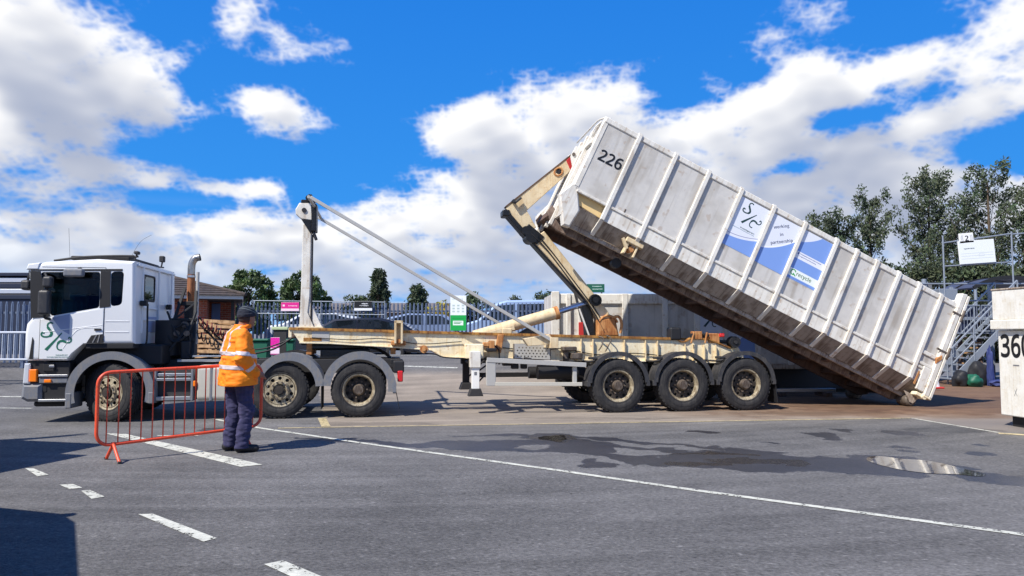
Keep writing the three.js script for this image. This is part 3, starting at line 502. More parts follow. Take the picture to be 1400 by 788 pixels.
// palisade fences: pointed pales on two rails between posts
function palisade(label, x0, x1, z0, z1, h, step, mat, foot) {
  const f = thing('palisade_fence', label, 'fence', [x0, foot, z0]), dx = x1 - x0, dz = z1 - z0, L = Math.hypot(dx, dz), c = dx / L, s = dz / L, pales = [], n = Math.round(L / step);
  const pale = () => { const g = plate([[-0.034, 0], [0.034, 0], [0.034, h - 0.11], [0.018, h - 0.02], [0, h], [-0.018, h - 0.02], [-0.034, h - 0.11]], -0.008, 0.008, 0); return mergeGeometries([metreUV(g), metreUV(box(-0.006, 0.006, 0, h - 0.05, 0.008, 0.02, 0))].map(tidy)); };
  const pg = pale(), ang = -Math.atan2(dz, dx);
  for (let i = 0; i <= n; i++) pales.push(pg.clone().rotateY(ang).translate(c * i * step, 0, s * i * step));
  tag(part(f, 'pales', pales, mat), null, null, null, 'stuff');
  for (const y of [0.35, h - 0.32]) part(f, 'rail', bar([-s * -0.04, y, -c * 0.04 - 0.0], [dx + s * 0.04, y, dz - c * 0.04], 0.06, 0.04, [0, 0, 1]), M.railDark);
  for (let d = 0; d <= L; d += 2.75) part(f, 'post', box(-0.05, 0.05, -0.2, h - 0.1, -0.05, 0.05).translate(c * d, 0, s * d - 0.1), mat);
  return f;
}
M.railDark = std({ color: srgb(96, 106, 124), roughness: 0.5, metalness: 0.35 });
palisade('long grey palisade fence behind the trailer', -10.4, 4.6, -28, -28, 1.86, 0.152, M.galvFence, 0.8);
palisade('grey palisade fence at the left edge in front of the dark shed', -16.2, -10.9, -20.2, -20.4, 1.68, 0.155, M.galvFence, 0.7);
{
  const f = thing('white_railing', 'white tube railing in front of the left palisade fence', 'railing', [-14.4, 0.5, -18.2]);
  part(f, 'top_rail', rod([0, 1.02, 0], [3.2, 1.02, 0], 0.03), M.railing); part(f, 'bottom_rail', rod([0, 0.36, 0], [3.2, 0.36, 0], 0.025), M.railing);
  for (let i = 0; i <= 22; i++) part(f, 'bar', rod([i * 0.145, 0.36, 0], [i * 0.145, 1.02, 0], 0.014, 6), M.railing);
  for (const x of [0, 1.6, 3.2]) part(f, 'post', rod([x, -0.2, 0], [x, 1.02, 0], 0.03), M.railing);
}
{ // tube frame with two boards above the long fence
  const f = thing('tube_gantry', 'thin grey tube frame standing above the palisade fence', 'sign frame', [-9.75, 0.8, -27.85]);
  for (const x of [0, 2.55, 4.95]) part(f, 'post', rod([x, -0.2, 0], [x, 1.93, 0], 0.02, 8), M.galv);
  part(f, 'top_rail', rod([0, 1.93, 0], [4.95, 1.87, 0], 0.018, 8), M.galv); part(f, 'lower_rail', rod([0, 1.45, 0], [4.95, 1.4, 0], 0.018, 8), M.galv);
  const board = (name, label, x, y, w, h, draw) => { const t = thing(name, label, 'sign', [x, y, -27.8]); part(t, 'panel', box(-w / 2, w / 2, -h / 2, h / 2, -0.02, 0, 0.004), M.white); printed(t, 'print', w - 0.01, h - 0.01, draw, 256, null, false).position.z = 0.003; return t; };
  board('pink_sign', 'pink sign with a white strip left of the mast', -8.35, 2.5, 0.68, 0.33, (g, w, h) => { g.fillStyle = '#e2278f'; g.fillRect(0, 0, w, h); g.fillStyle = '#f7dbe8'; g.fillRect(0, h * 0.72, w, h * 0.28); fauxText(g, w * 0.4, h * 0.34, w * 0.5, h * 0.13, 3); g.fillRect(w * 0.08, h * 0.25, w * 0.12, h * 0.22); });
  board('black_sign', 'black sign with a white strip on the palisade fence', -5.6, 2.53, 0.68, 0.36, (g, w, h) => { g.fillStyle = '#15161a'; g.fillRect(0, 0, w, h * 0.74); g.fillStyle = '#eef0f2'; g.fillRect(0, h * 0.74, w, h * 0.26); fauxText(g, w * 0.42, h * 0.2, w * 0.34, h * 0.14, 5); fauxText(g, w * 0.3, h * 0.42, w * 0.5, h * 0.1, 6); });
  const gs = board('recycling_sign', 'tall sign, white above and green below, on the palisade fence', -2.02, 2.26, 0.6, 1.32, (g, w, h) => {
    g.fillStyle = '#eef3f2'; g.fillRect(0, 0, w, h * 0.56); g.fillStyle = '#12a84a'; g.fillRect(0, h * 0.56, w, h * 0.44); g.fillStyle = '#b9c9c4';
    for (const [x, s] of [[0.12, 1], [0.42, 2], [0.72, 3]]) for (let i = 0; i < 3; i++) g.fillRect(w * x, h * (0.26 + i * 0.085), w * 0.16, h * 0.05);
    fauxText(g, w * 0.1, h * 0.08, w * 0.7, h * 0.04, 8); g.fillStyle = '#e9f6ec'; g.fillRect(w * 0.16, h * 0.72, w * 0.66, h * 0.13); g.fillStyle = '#0b8a3b'; g.fillRect(w * 0.1, h * 0.64, w * 0.76, h * 0.02); g.fillRect(w * 0.22, h * 0.75, w * 0.5, h * 0.02); g.fillRect(w * 0.22, h * 0.79, w * 0.42, h * 0.02);
  });
}
{ // a green board on a post beyond the fence
  const t = thing('green_sign', 'dark green board on posts behind the hook arm', 'sign', [3.4, 0.8, -30]);
  part(t, 'panel', box(-0.36, 0.36, 2.36, 2.7, -0.02, 0.02), M.green); part(t, 'post', [rod([-0.25, -0.2, -0.05], [-0.25, 2.6, -0.05], 0.03)], M.galv); part(t, 'post', [rod([0.25, -0.2, -0.05], [0.25, 2.6, -0.05], 0.03)], M.galv);
  printed(t, 'print', 0.7, 0.32, (g, w, h) => { g.fillStyle = '#1d5c46'; g.fillRect(0, 0, w, h); g.fillStyle = '#cfe3d8'; fauxText(g, w * 0.3, h * 0.2, w * 0.55, h * 0.13, 4); fauxText(g, w * 0.3, h * 0.55, w * 0.6, h * 0.13, 9); }, 256, null, false).position.set(0, 2.53, 0.024);
}
// long low roofs in the distance
for (const [x, z, w, label] of [[-11.5, -72, 14, 'long low grey roof beyond the fence left of the yellow bush'], [6, -78, 10, 'far grey roof beyond the fence behind the blue van']]) {
  const b = thing('far_building', label, 'building', [x, 0.9, z]);
  part(b, 'wall', box(-w / 2, w / 2, 0, 2.5, -3, 3, 0.01), std({ color: srgb(150, 128, 112), roughness: 0.9 }));
  part(b, 'roof', plate([[-3.4, 2.5], [3.4, 2.5], [0, 3.55]], -w / 2 - 0.3, w / 2 + 0.3, 0).rotateY(Math.PI / 2), std({ color: srgb(112, 106, 104), roughness: 0.9 }));
  for (let i = 0; i < 4; i++) part(b, 'window', box(-w * 0.4 + i * w * 0.24, -w * 0.4 + i * w * 0.24 + 1.2, 1.0, 2.0, 2.98, 3.04, 0.01), M.black);
}
// vehicles: side outline extruded across, glass and wheels of their own
function vehicle(name, label, cat, pos, turn, prof, glassPts, width, paint, wheels, group) {
  const t = thing(name, label, cat, pos, turn, group), w = width / 2;
  part(t, 'body', toCreasedNormals(plate(prof, -w, w, 0.07), 0.5), paint);
  for (const gp of glassPts) { part(t, 'side_window', plate(gp, w - 0.004, w + 0.008, 0.002), M.carGlass); part(t, 'side_window', plate(gp, -w - 0.008, -w + 0.004, 0.002), M.carGlass); }
  for (const [x, r] of wheels) for (const s of [-1, 1]) { const wg = sub(t, 'wheel'); part(wg, 'tyre', lathe([[r * 0.62, -0.1], [r * 0.9, -0.11], [r, -0.08], [r, 0.08], [r * 0.9, 0.11], [r * 0.62, 0.1]], 24).translate(x, r, s * (w - 0.08)), M.tyre); part(wg, 'rim', disc(x, r, s * (w - 0.08) - 0.08, s * (w - 0.08) + 0.08, r * 0.63, 20), M.alu); }
  return t;
}
M.carGlass = new THREE.MeshPhysicalMaterial({ color: srgb(24, 30, 36), roughness: 0.05, clearcoat: 1 });
const paintOf = (r, g, b) => new THREE.MeshPhysicalMaterial({ color: srgb(r, g, b), roughness: 0.4, metalness: 0.2, clearcoat: 1, clearcoatRoughness: 0.05 });
const CAR = [[-2.1, 0.3], [2.1, 0.3], [2.15, 0.75], [2.0, 0.95], [1.5, 1.02], [0.75, 1.42], [-0.7, 1.47], [-1.5, 1.3], [-2.0, 0.98], [-2.15, 0.75]];
const CARG = [[[1.25, 1.02], [0.68, 1.36], [0.02, 1.39], [0.02, 1.0]], [[-0.06, 1.0], [-0.06, 1.4], [-0.7, 1.4], [-1.4, 1.22], [-1.5, 1.0]]];
const VAN = [[-2.4, 0.3], [2.4, 0.3], [2.45, 0.85], [2.3, 1.05], [1.75, 1.2], [1.0, 1.86], [0.6, 1.98], [-2.2, 2.02], [-2.42, 1.8]];
const VANG = [[[1.6, 1.2], [1.0, 1.76], [0.3, 1.82], [0.3, 1.18]], [[0.2, 1.18], [0.2, 1.82], [-0.95, 1.84], [-0.95, 1.18]], [[-1.05, 1.18], [-1.05, 1.84], [-2.1, 1.84], [-2.15, 1.18]]];
vehicle('parked_van', 'pale blue van parked behind the palisade fence', 'van', [0.4, 0.83, -30.2], Math.PI, VAN, VANG, 1.9, paintOf(160, 184, 220), [[1.5, 0.33], [-1.5, 0.33]]);
vehicle('parked_car', 'black car roof showing above the front of the trailer beam', 'car', [-5.2, 0.56, -25.6], Math.PI, CAR, CARG, 1.75, paintOf(20, 24, 38), [[1.3, 0.31], [-1.3, 0.31]]);
vehicle('parked_car', 'white car parked behind the fence left of the mast', 'car', [-7.9, 0.86, -31], Math.PI, CAR, CARG, 1.75, paintOf(216, 222, 230), [[1.3, 0.31], [-1.3, 0.31]]);
vehicle('parked_car', 'silver car parked behind the fence below the black sign', 'car', [-3.6, 0.86, -31.4], 0, CAR, CARG, 1.75, paintOf(128, 146, 178), [[1.3, 0.31], [-1.3, 0.31]]);
// vehicles to the left of the picture that throw the shadows in its corner
vehicle('waiting_van', 'dark van standing just left of the picture', 'van', [-5.12, 0, -3.85], 2.105, VAN, VANG, 1.9, paintOf(34, 38, 46), [[1.5, 0.33], [-1.5, 0.33]]).children.length && part(scene.children[scene.children.length - 1], 'mirror', box(0.86, 1.0, 1.55, 1.82, 0.9, 1.06, 0.05), M.black);
{
  const t = thing('box_lorry', 'tall box lorry standing left of the picture', 'lorry', [-8.5, 0, -6.2], 1.33);
  part(t, 'box_body', box(-3.4, 1.55, 0.9, 3.05, -1.15, 1.15, 0.03), M.white); part(t, 'cab', toCreasedNormals(plate([[1.6, 0.5], [3.2, 0.5], [3.25, 1.3], [2.9, 2.3], [1.6, 2.4]], -1.05, 1.05, 0.08), 0.5), paintOf(60, 90, 140)); part(t, 'chassis', box(-3.3, 2.6, 0.55, 0.88, -0.5, 0.5), M.black);
  for (const x of [-2.2, 2.3]) for (const s of [-1, 1]) part(t, 'wheel', lathe([[0.02, 0.1], [0.3, 0.1], [0.46, 0.14], [0.5, 0.1], [0.5, -0.1], [0.46, -0.14], [0.02, -0.14]], 24).translate(x, 0.5, s * 0.95), M.tyre);
  const s = thing('shadow_board', 'added unseen board on a post, shaped to throw a spike of shadow', 'sign', [-8.35, 0, -9.2], 0.3);  // unseen board added only for the thin spike of shadow on the tarmac
  part(s, 'post', rod([0, 0, 0], [0, 3.3, 0], 0.05), M.galv); part(s, 'panel', plate([[-0.9, 2.2], [0.15, 3.2], [0.15, 2.2]], 0.05, 0.08), M.white);
}

// ---------------------------------------------------------------- the lorry: u runs along it to the right, y up, z = 0 its near side, -2.5 its far side
const YAW = 0.1658, LO = V3(-2.732, 0, -13.271);
const onLorry = (u, y, v) => [LO.x + Math.cos(YAW) * u - Math.sin(YAW) * v, y, LO.z - Math.sin(YAW) * u - Math.cos(YAW) * v];
const flat = (g) => g;
// a wheel with its outer face at z = 0 and its axle at the origin
function wheel(parent, x, y, z, R, W, kind, turn = 0, flip = false) {
  const w = sub(parent, 'wheel'); w.position.set(x, y, z); w.rotation.y = turn + (flip ? Math.PI : 0);
  const b = 0.58 * R, prof = [[b, -0.035], [b + 0.02, -0.012], [b + 0.035, -0.014], [b + 0.05, -0.004], [R * 0.74, 0.002], [R * 0.8, 0.0], [R * 0.805, -0.004], [R * 0.86, -0.006], [R * 0.93, -0.016], [R * 0.965, -0.026], [R * 0.99, -0.045], [R, -0.07]];
  const n = 4, z0 = -0.07, z1 = -W + 0.07;
  for (let i = 1; i < n; i++) { const zz = lerp(z0, z1, i / n); prof.push([R, zz + 0.012], [R - 0.016, zz + 0.008], [R - 0.016, zz - 0.008], [R, zz - 0.012]); }
  prof.push([R, z1], [R * 0.97, -W + 0.02], [R * 0.8, -W], [b, -W + 0.04]);
  const lug = [];
  for (let i = 0; i < 40; i++) { const a = i / 40 * Math.PI * 2; for (const q of [-0.058, -W + 0.058]) lug.push(box(-0.022, 0.022, R - 0.012, R + 0.004, q - 0.03, q + 0.03, 0).rotateZ(a + (q < -0.1 ? 0.07 : 0))); }
  part(w, 'tyre', [toCreasedNormals(lathe(prof, 64), 0.6), ...lug], M.tyre);
  const deep = kind === 'deep' ? -0.16 : kind === 'trailer' ? -0.115 : -0.03, holes = 10;
  part(w, 'rim', toCreasedNormals(lathe([[b - 0.03, -W + 0.05], [b - 0.045, -0.12], [b - 0.028, -0.05], [b - 0.018, -0.03], [b + 0.006, -0.022], [b + 0.014, -0.032], [b, -0.05], [b - 0.012, -W + 0.05]], 48), 0.5), M.rimCream);
  const dm = kind === 'steer' ? M.rimCream : kind === 'deep' ? M.rimDark : M.rimDark;
  const s = new THREE.Shape(); s.absarc(0, 0, b - 0.03, 0, Math.PI * 2, false); s.holes.push(circ(0, 0, 0.085));
  for (let i = 0; i < holes; i++) { const a = (i + 0.5) / holes * Math.PI * 2; s.holes.push(circ(Math.cos(a) * (b - 0.075), Math.sin(a) * (b - 0.075), kind === 'steer' ? 0.03 : 0.027, 12)); }
  part(w, 'wheel_disc', plate(s, deep - 0.014, deep, 0.004), dm);
  if (kind === 'steer') part(w, 'raised_ring', toCreasedNormals(lathe([[b - 0.11, deep], [b - 0.125, deep + 0.03], [0.115, deep + 0.034], [0.1, deep + 0.01]], 40), 0.4), M.rimCream);
  part(w, 'brake_drum', disc(0, 0, -W + 0.06, deep - 0.05, b - 0.06, 28), M.black);
  const nut = []; for (let i = 0; i < 10; i++) { const a = i / 10 * Math.PI * 2, rr = kind === 'steer' ? 0.142 : 0.145; nut.push(disc(Math.cos(a) * rr, Math.sin(a) * rr, deep, deep + (kind === 'steer' ? 0.06 : 0.035), 0.016, 6)); }
  tag(part(w, 'wheel_nuts', nut, M.hub), null, null, null, 'stuff');
  part(w, 'hub', kind === 'steer' ? [disc(0, 0, deep, deep + 0.05, 0.085, 24), disc(0, 0, deep + 0.05, deep + 0.065, 0.06, 20)] : [toCreasedNormals(lathe([[0.11, deep - 0.02], [0.105, deep + 0.05], [0.085, deep + 0.085], [0.08, deep + 0.1], [0.001, deep + 0.105]], 28), 0.4)], kind === 'steer' ? M.rimDark : M.hub);
  return w;
}
// ---------------- tractor
const TR = thing('tractor_unit', 'white lorry tractor with a green emblem on the door, coupled to the trailer', 'lorry', [LO.x, 0, LO.z], YAW);
{
  const prof = [[-5.44, 1.04], [-4.83, 1.04], [-4.77, 1.13], [-4.62, 1.31], [-3.76, 1.32], [-3.8, 2.74], [-4.4, 2.77], [-5.2, 2.71], [-5.46, 2.64], [-5.47, 2.56], [-5.40, 1.75], [-5.47, 1.66], [-5.49, 1.5], [-5.48, 1.1]];
  const outer = new Brush(joined(toCreasedNormals((() => { const s = poly(prof), b = 0.07; return new THREE.ExtrudeGeometry(s, { depth: 2.45 - 2 * b, bevelEnabled: true, bevelThickness: b, bevelSize: b, bevelOffset: -b, bevelSegments: 5 }).translate(0, 0, -2.45 + b); })(), 0.6)), M.cab);
  const cut = (g) => { const b = new Brush(joined(g), M.cabIn); b.updateMatrixWorld(); return b; };
  outer.updateMatrixWorld();
  const ev = new Evaluator(); ev.useGroups = true; ev.attributes = ['position', 'normal', 'uv'];
  const rs = (pts, r) => { const s = new THREE.Shape(), n = pts.length; pts.forEach((p, i) => { const a = pts[(i + n - 1) % n], c = pts[(i + 1) % n], da = Math.hypot(a[0] - p[0], a[1] - p[1]), dc = Math.hypot(c[0] - p[0], c[1] - p[1]), q = [p[0] + (a[0] - p[0]) / da * r, p[1] + (a[1] - p[1]) / da * r], w = [p[0] + (c[0] - p[0]) / dc * r, p[1] + (c[1] - p[1]) / dc * r]; i ? s.lineTo(...q) : s.moveTo(...q); s.quadraticCurveTo(p[0], p[1], ...w); }); s.closePath(); return s; };
  const WF = [[-5.27, 2.53], [-5.09, 1.79], [-4.34, 1.935], [-4.34, 2.545]], WR = [[-4.17, 2.55], [-4.16, 1.955], [-3.985, 1.985], [-3.965, 2.56]];
  let shell = ev.evaluate(outer, cut(plate([[-5.40, 1.3], [-3.83, 1.4], [-3.87, 2.68], [-5.36, 2.6]], -2.39, -0.06, 0)), SUBTRACTION);
  for (const [w, r] of [[WF, 0.05], [WR, 0.07]]) shell = ev.evaluate(shell, cut(plate(rs(w, r), -3, 0.5, 0)), SUBTRACTION);
  shell = ev.evaluate(shell, cut(box(-6, -5.2, 1.78, 2.52, -2.33, -0.12, 0)), SUBTRACTION);
  shell = ev.evaluate(shell, cut(box(-4.2, -3.5, 2.1, 2.52, -1.06, -0.5, 0.05)), SUBTRACTION);
  const m = new THREE.Mesh(shell.geometry, shell.material); m.name = 'cab_shell'; TR.add(m);
  part(TR, 'side_window', plate(rs(WF, 0.05), -0.03, -0.024, 0), M.glass); part(TR, 'quarter_window', plate(rs(WR, 0.07), -0.03, -0.024, 0), M.glass);
  part(TR, 'side_window', plate(rs(WF, 0.05), -2.43, -2.424, 0), M.glass); part(TR, 'quarter_window', plate(rs(WR, 0.07), -2.43, -2.424, 0), M.glass);
  part(TR, 'windscreen', bar([-5.40, 1.78, -1.225], [-5.45, 2.52, -1.225], 0.008, 2.2, [0, 0, 1]), M.glass);
  const rw = part(TR, 'rear_window', box(-3.79, -3.784, 2.1, 2.52, -1.06, -0.5, 0), M.glass);
  part(rw, 'window_seal', plate(rs([[0.47, 2.07], [1.09, 2.07], [1.09, 2.55], [0.47, 2.55]], 0.07), -0.012, 0.012, 0.003, [new THREE.Path(rs([[0.505, 2.105], [1.055, 2.105], [1.055, 2.515], [0.505, 2.515]], 0.05).getPoints())]).rotateY(Math.PI / 2).translate(-3.785, 0, 0), M.black);
  part(TR, 'pillar_trim', [plate([[-5.435, 2.545], [-5.275, 2.545], [-5.10, 1.785], [-5.16, 1.77], [-5.395, 1.755]], 0.001, 0.009, 0.002), plate([[-4.335, 2.56], [-4.175, 2.56], [-4.165, 1.955], [-4.335, 1.93]], 0.001, 0.009, 0.002), plate([[-5.43, 2.55], [-5.43, 2.575], [-3.99, 2.60], [-3.99, 2.565]], 0.001, 0.007, 0.002)], M.black, 'black window pillars');
  part(TR, 'sun_visor', [box(-5.5, -5.40, 2.42, 2.57, -2.38, -0.07, 0.02)], M.black);
  part(TR, 'roof_visor', plate([[-5.5, 2.57], [-5.3, 2.57], [-5.28, 2.69], [-5.47, 2.665]], -2.42, 0.012, 0.02), M.cab);
  part(TR, 'roof_hatch_rail', [tube([[-5.12, 2.735, -0.12], [-4.7, 2.80, -0.12], [-4.2, 2.83, -0.12], [-3.85, 2.835, -0.12]], 0.022, 20, 6), box(-4.9, -3.95, 2.76, 2.835, -1.9, -0.2, 0.02)], M.black);
  // door, its seams and creases
  const door = part(TR, 'door', plate([[-5.245, 1.07], [-4.81, 1.07], [-4.75, 1.16], [-4.565, 1.33], [-4.265, 1.335], [-4.265, 1.92], [-4.335, 1.915], [-5.10, 1.765], [-5.245, 1.735]], -0.004, 0.012, 0.005), M.cab);
  part(door, 'door_crease', [bar([-5.2, 1.52, 0.012], [-4.28, 1.64, 0.012], 0.014, 0.008, [0, 0, 1], 0.003), tube([[-4.3, 1.6, 0.011], [-4.6, 1.58, 0.011], [-4.72, 1.5, 0.011], [-4.88, 1.25, 0.011]], 0.006, 16, 5)], M.cab);
  part(TR, 'door_gap', box(-5.255, -5.245, 1.07, 1.735, 0.0005, 0.003, 0), M.black); part(TR, 'door_gap', box(-4.263, -4.253, 1.34, 1.94, 0.0005, 0.003, 0), M.black); part(TR, 'door_gap', box(-4.258, -4.252, 1.94, 2.62, 0.0005, 0.003, 0), M.black); part(TR, 'door_gap', box(-5.25, -4.26, 2.615, 2.621, 0.0005, 0.003, 0), M.black); part(TR, 'door_handle', [box(-4.40, -4.29, 1.545, 1.58, 0.012, 0.03, 0.006)], M.black); part(TR, 'wiper', rod([-5.43, 1.85, -0.4], [-5.44, 1.8, -1.3], 0.012, 6), M.black);
  const vent = part(TR, 'air_intake', plate([[-4.52, 1.335], [-4.445, 1.465], [-4.265, 1.49], [-4.255, 1.335]], 0.0125, 0.02, 0.003), M.black); part(vent, 'slat', [bar([-4.42, 1.34, 0.022], [-4.36, 1.47, 0.022], 0.02, 0.01), bar([-4.34, 1.34, 0.022], [-4.31, 1.48, 0.022], 0.02, 0.01)], M.greyPlastic);
  part(TR, 'side_panel_crease', [box(-4.24, -3.86, 1.70, 1.712, -0.002, 0.006, 0.002), box(-4.24, -3.86, 1.515, 1.527, -0.002, 0.006, 0.002)], M.cab);
  part(TR, 'corner_deflector', [plate([[-5.40, 1.07], [-5.34, 1.07], [-5.335, 1.38], [-5.36, 1.44]], 0.002, 0.008, 0.003)], M.black);
  printed(TR, 'door_emblem', 0.62, 0.62, (g, w, h) => { emblem(g, w * 0.1, h * 0.02, w * 0.78, '#17664f'); g.fillStyle = '#7d9a90'; fauxText(g, w * 0.52, h * 0.90, w * 0.3, h * 0.035, 2); fauxText(g, w * 0.3, h * 0.955, w * 0.55, h * 0.03, 3); }, 512, 'green flowing emblem').position.set(-5.0, 1.395, 0.0155);
  part(TR, 'door_sticker', plate([[-5.07, 1.765], [-4.79, 1.825], [-4.787, 1.48], [-4.92, 1.56]], 0.0125, 0.0145, 0.0004), std({ color: srgb(150, 160, 186), roughness: 0.35 }), 'blue grey reflective patch');
  // mirrors
  const mir = sub(TR, 'mirror'); part(mir, 'housing', [box(-5.22, -5.03, 1.80, 2.22, 0.10, 0.24, 0.05), box(-5.16, -5.0, 2.25, 2.45, 0.10, 0.24, 0.05)], M.blackPlastic); part(mir, 'bracket', [tube([[-5.1, 1.74, 0.02], [-5.12, 1.76, 0.14], [-5.12, 1.82, 0.16]], 0.025, 12, 6), tube([[-5.2, 2.5, 0.01], [-5.14, 2.47, 0.12], [-5.1, 2.42, 0.16]], 0.02, 12, 6), rod([-5.1, 2.2, 0.16], [-5.1, 2.27, 0.16], 0.02)], M.black);
  const km = sub(TR, 'mirror'); part(km, 'housing', box(-4.86, -4.54, 2.44, 2.585, 0.08, 0.2, 0.04), M.greyPlastic); part(km, 'bracket', rod([-4.66, 2.6, 0], [-4.66, 2.56, 0.12], 0.025), M.black);
  const fm = sub(TR, 'mirror'); part(fm, 'housing', box(-5.72, -5.56, 2.24, 2.42, -0.5, -0.28, 0.05), M.blackPlastic); part(fm, 'bracket', tube([[-5.48, 2.54, -0.3], [-5.6, 2.5, -0.36], [-5.64, 2.4, -0.38]], 0.02, 12, 6), M.black);
  part(TR, 'aerial', rod([-5.02, 2.74, -0.5], [-5.06, 3.35, -0.5], 0.0025, 5), M.black); part(TR, 'aerial', tube([[-4.3, 2.82, -1.2], [-4.1, 3.2, -1.2], [-3.9, 3.35, -1.2]], 0.0025, 12, 5), M.black);
  part(TR, 'roof_lamp', [rod([-3.9, 2.78, -0.3], [-3.86, 2.9, -0.3], 0.014), box(-3.9, -3.82, 2.88, 2.94, -0.36, -0.24, 0.02), rod([-4.0, 2.82, -0.3], [-3.84, 2.85, -0.3], 0.02)], M.darkSteel); part(TR, 'roof_lamp', [rod([-3.8, 2.76, -1.5], [-3.78, 2.88, -1.5], 0.014), box(-3.83, -3.74, 2.86, 2.98, -1.56, -1.44, 0.02), rod([-3.9, 2.77, -1.4], [-3.9, 2.8, -2.0], 0.015)], M.darkSteel);
  // cab back: pressed panels, handle, intake
  part(TR, 'back_panel_rib', [box(-3.775, -3.745, 1.5, 2.68, -0.36, -0.33, 0.01), box(-3.775, -3.745, 1.5, 2.68, -1.27, -1.24, 0.01), box(-3.775, -3.745, 1.5, 2.68, -2.1, -2.07, 0.01), box(-3.77, -3.75, 1.93, 1.96, -1.2, -0.4, 0.008), box(-3.77, -3.75, 1.72, 1.75, -1.2, -0.4, 0.008), box(-3.785, -3.755, 2.66, 2.7, -2.3, -0.12, 0.01)], M.cab);
  part(TR, 'grab_handle', [tube([[-3.76, 2.02, -0.3], [-3.68, 2.02, -0.34], [-3.68, 1.9, -0.36], [-3.68, 1.35, -0.36], [-3.76, 1.3, -0.36]], 0.018, 24, 6), box(-3.77, -3.66, 1.98, 2.07, -0.33, -0.22, 0.015)], M.black); part(TR, 'back_panel_plate', box(-3.772, -3.755, 1.52, 1.80, -1.15, -0.7, 0.004), std({ color: srgb(140, 160, 200), roughness: 0.5 })); part(TR, 'rear_latch', box(-3.77, -3.68, 1.96, 2.06, -1.86, -1.76, 0.015), M.black);
  part(TR, 'air_cleaner', [disc(0, 0, -0.32, 0.32, 0.24, 24).rotateX(Math.PI / 2).translate(-3.48, 1.42, -1.0)], M.black);
  // interior
  for (const z of [-0.62, -1.85]) { const s = sub(TR, 'seat'); part(s, 'cushion', box(-4.75, -4.25, 1.42, 1.6, z - 0.24, z + 0.24, 0.06), M.cabIn); part(s, 'backrest', bar([-4.3, 1.55, z], [-4.12, 2.2, z], 0.14, 0.46, [0, 0, 1], 0.05), M.cabIn); part(s, 'headrest', bar([-4.12, 2.24, z], [-4.08, 2.42, z], 0.1, 0.26, [0, 0, 1], 0.04), M.cabIn); }
  part(TR, 'dashboard', box(-5.38, -5.0, 1.45, 1.78, -2.3, -0.14, 0.06), M.cabIn); part(TR, 'steering_wheel', new THREE.TorusGeometry(0.21, 0.018, 8, 28).rotateX(-1.1).rotateY(Math.PI / 2).translate(-4.88, 1.82, -1.85), M.black);
  part(TR, 'paperwork', [box(-4.1, -3.95, 2.0, 2.14, -1.2, -0.9, 0.01)], std({ color: srgb(206, 204, 196) })); part(TR, 'cab_bag', box(-4.14, -3.94, 1.9, 1.99, -0.6, -0.2, 0.03), M.blue);
  // front corner, bumper and steps
  part(TR, 'bumper', [toCreasedNormals(plate([[-5.5, 0.66], [-5.52, 0.42], [-5.42, 0.36], [-5.2, 0.36], [-5.2, 0.66]], -2.45, 0.0, 0.05), 0.5)], M.greyPlastic);
  part(TR, 'lower_grille', box(-5.45, -5.12, 0.5, 1.06, -2.4, -0.05, 0.03), M.black);
  part(TR, 'headlamp', [toCreasedNormals(plate([[-5.49, 0.66], [-5.475, 1.0], [-5.385, 1.0], [-5.385, 0.66]], -0.34, -0.005, 0.02), 0.5)], M.lampGlass); part(TR, 'indicator', box(-5.385, -5.275, 0.69, 0.9, -0.1, 0.005, 0.015), M.amber);
  part(TR, 'step_panel', [box(-5.27, -4.79, 0.34, 1.02, -0.6, -0.06, 0.02), box(-5.20, -5.02, 0.86, 1.0, -0.08, -0.03, 0.02)], M.black); part(TR, 'step_panel', [box(-5.25, -4.80, 0.66, 0.76, -0.4, -0.02, 0.02)], M.greyPlastic);
  part(TR, 'step_tread', box(-5.25, -4.80, 0.77, 0.81, -0.3, 0.0, 0.008), M.alu); part(TR, 'step_tread', box(-5.24, -4.81, 0.36, 0.40, -0.25, 0.0, 0.008), M.alu); part(TR, 'marker_lamp', box(-5.16, -5.05, 0.675, 0.73, -0.03, 0.004, 0.01), M.amber); part(TR, 'step_lamp', box(-5.1, -5.02, 0.93, 0.97, -0.03, -0.02, 0.008), M.alu);
  part(TR, 'undertray', box(-5.4, -4.9, 0.26, 0.36, -2.2, -0.2, 0.04), M.black);
  // front mudguard, wheels
  const guard = (x, y, r0, r1, a0, a1, zf, depth, mat, lip = 0.05) => [arcBand(x, y, r1 - 0.015, r1, a0, a1, zf - depth, zf), arcBand(x, y, r1 - lip, r1 + 0.012, a0, a1, zf - 0.012, zf + 0.012)];
  part(TR, 'mudguard', [...guard(-4.13, 0.49, 0, 0.69, -16, 196, -0.02, 0.5, null, 0.125), box(-4.83, -4.73, 0.24, 0.5, -0.5, 0.0, 0.02), box(-3.53, -3.43, 0.3, 0.5, -0.5, 0.0, 0.02)], M.greyPlastic); part(TR, 'mudguard', guard(-4.13, 0.49, 0, 0.69, -16, 196, -1.95, 0.48, null), M.blackPlastic);
  part(TR, 'wheel_arch_liner', [box(-4.85, -3.4, 0.95, 1.3, -2.2, -0.3, 0.03), box(-4.75, -3.5, 0.3, 1.0, -1.9, -0.6, 0.02), box(-4.55, -3.78, 1.235, 1.335, -2.4, -0.02, 0.02)], M.black);
  wheel(TR, -4.19, 0.49, -0.05, 0.49, 0.3, 'steer', -0.42); wheel(TR, -4.19, 0.49, -2.4, 0.49, 0.3, 'steer', -0.42, true);
  wheel(TR, -1.365, 0.5, -0.02, 0.49, 0.3, 'steer'); wheel(TR, -1.365, 0.49, -2.43, 0.49, 0.3, 'steer', 0, true);
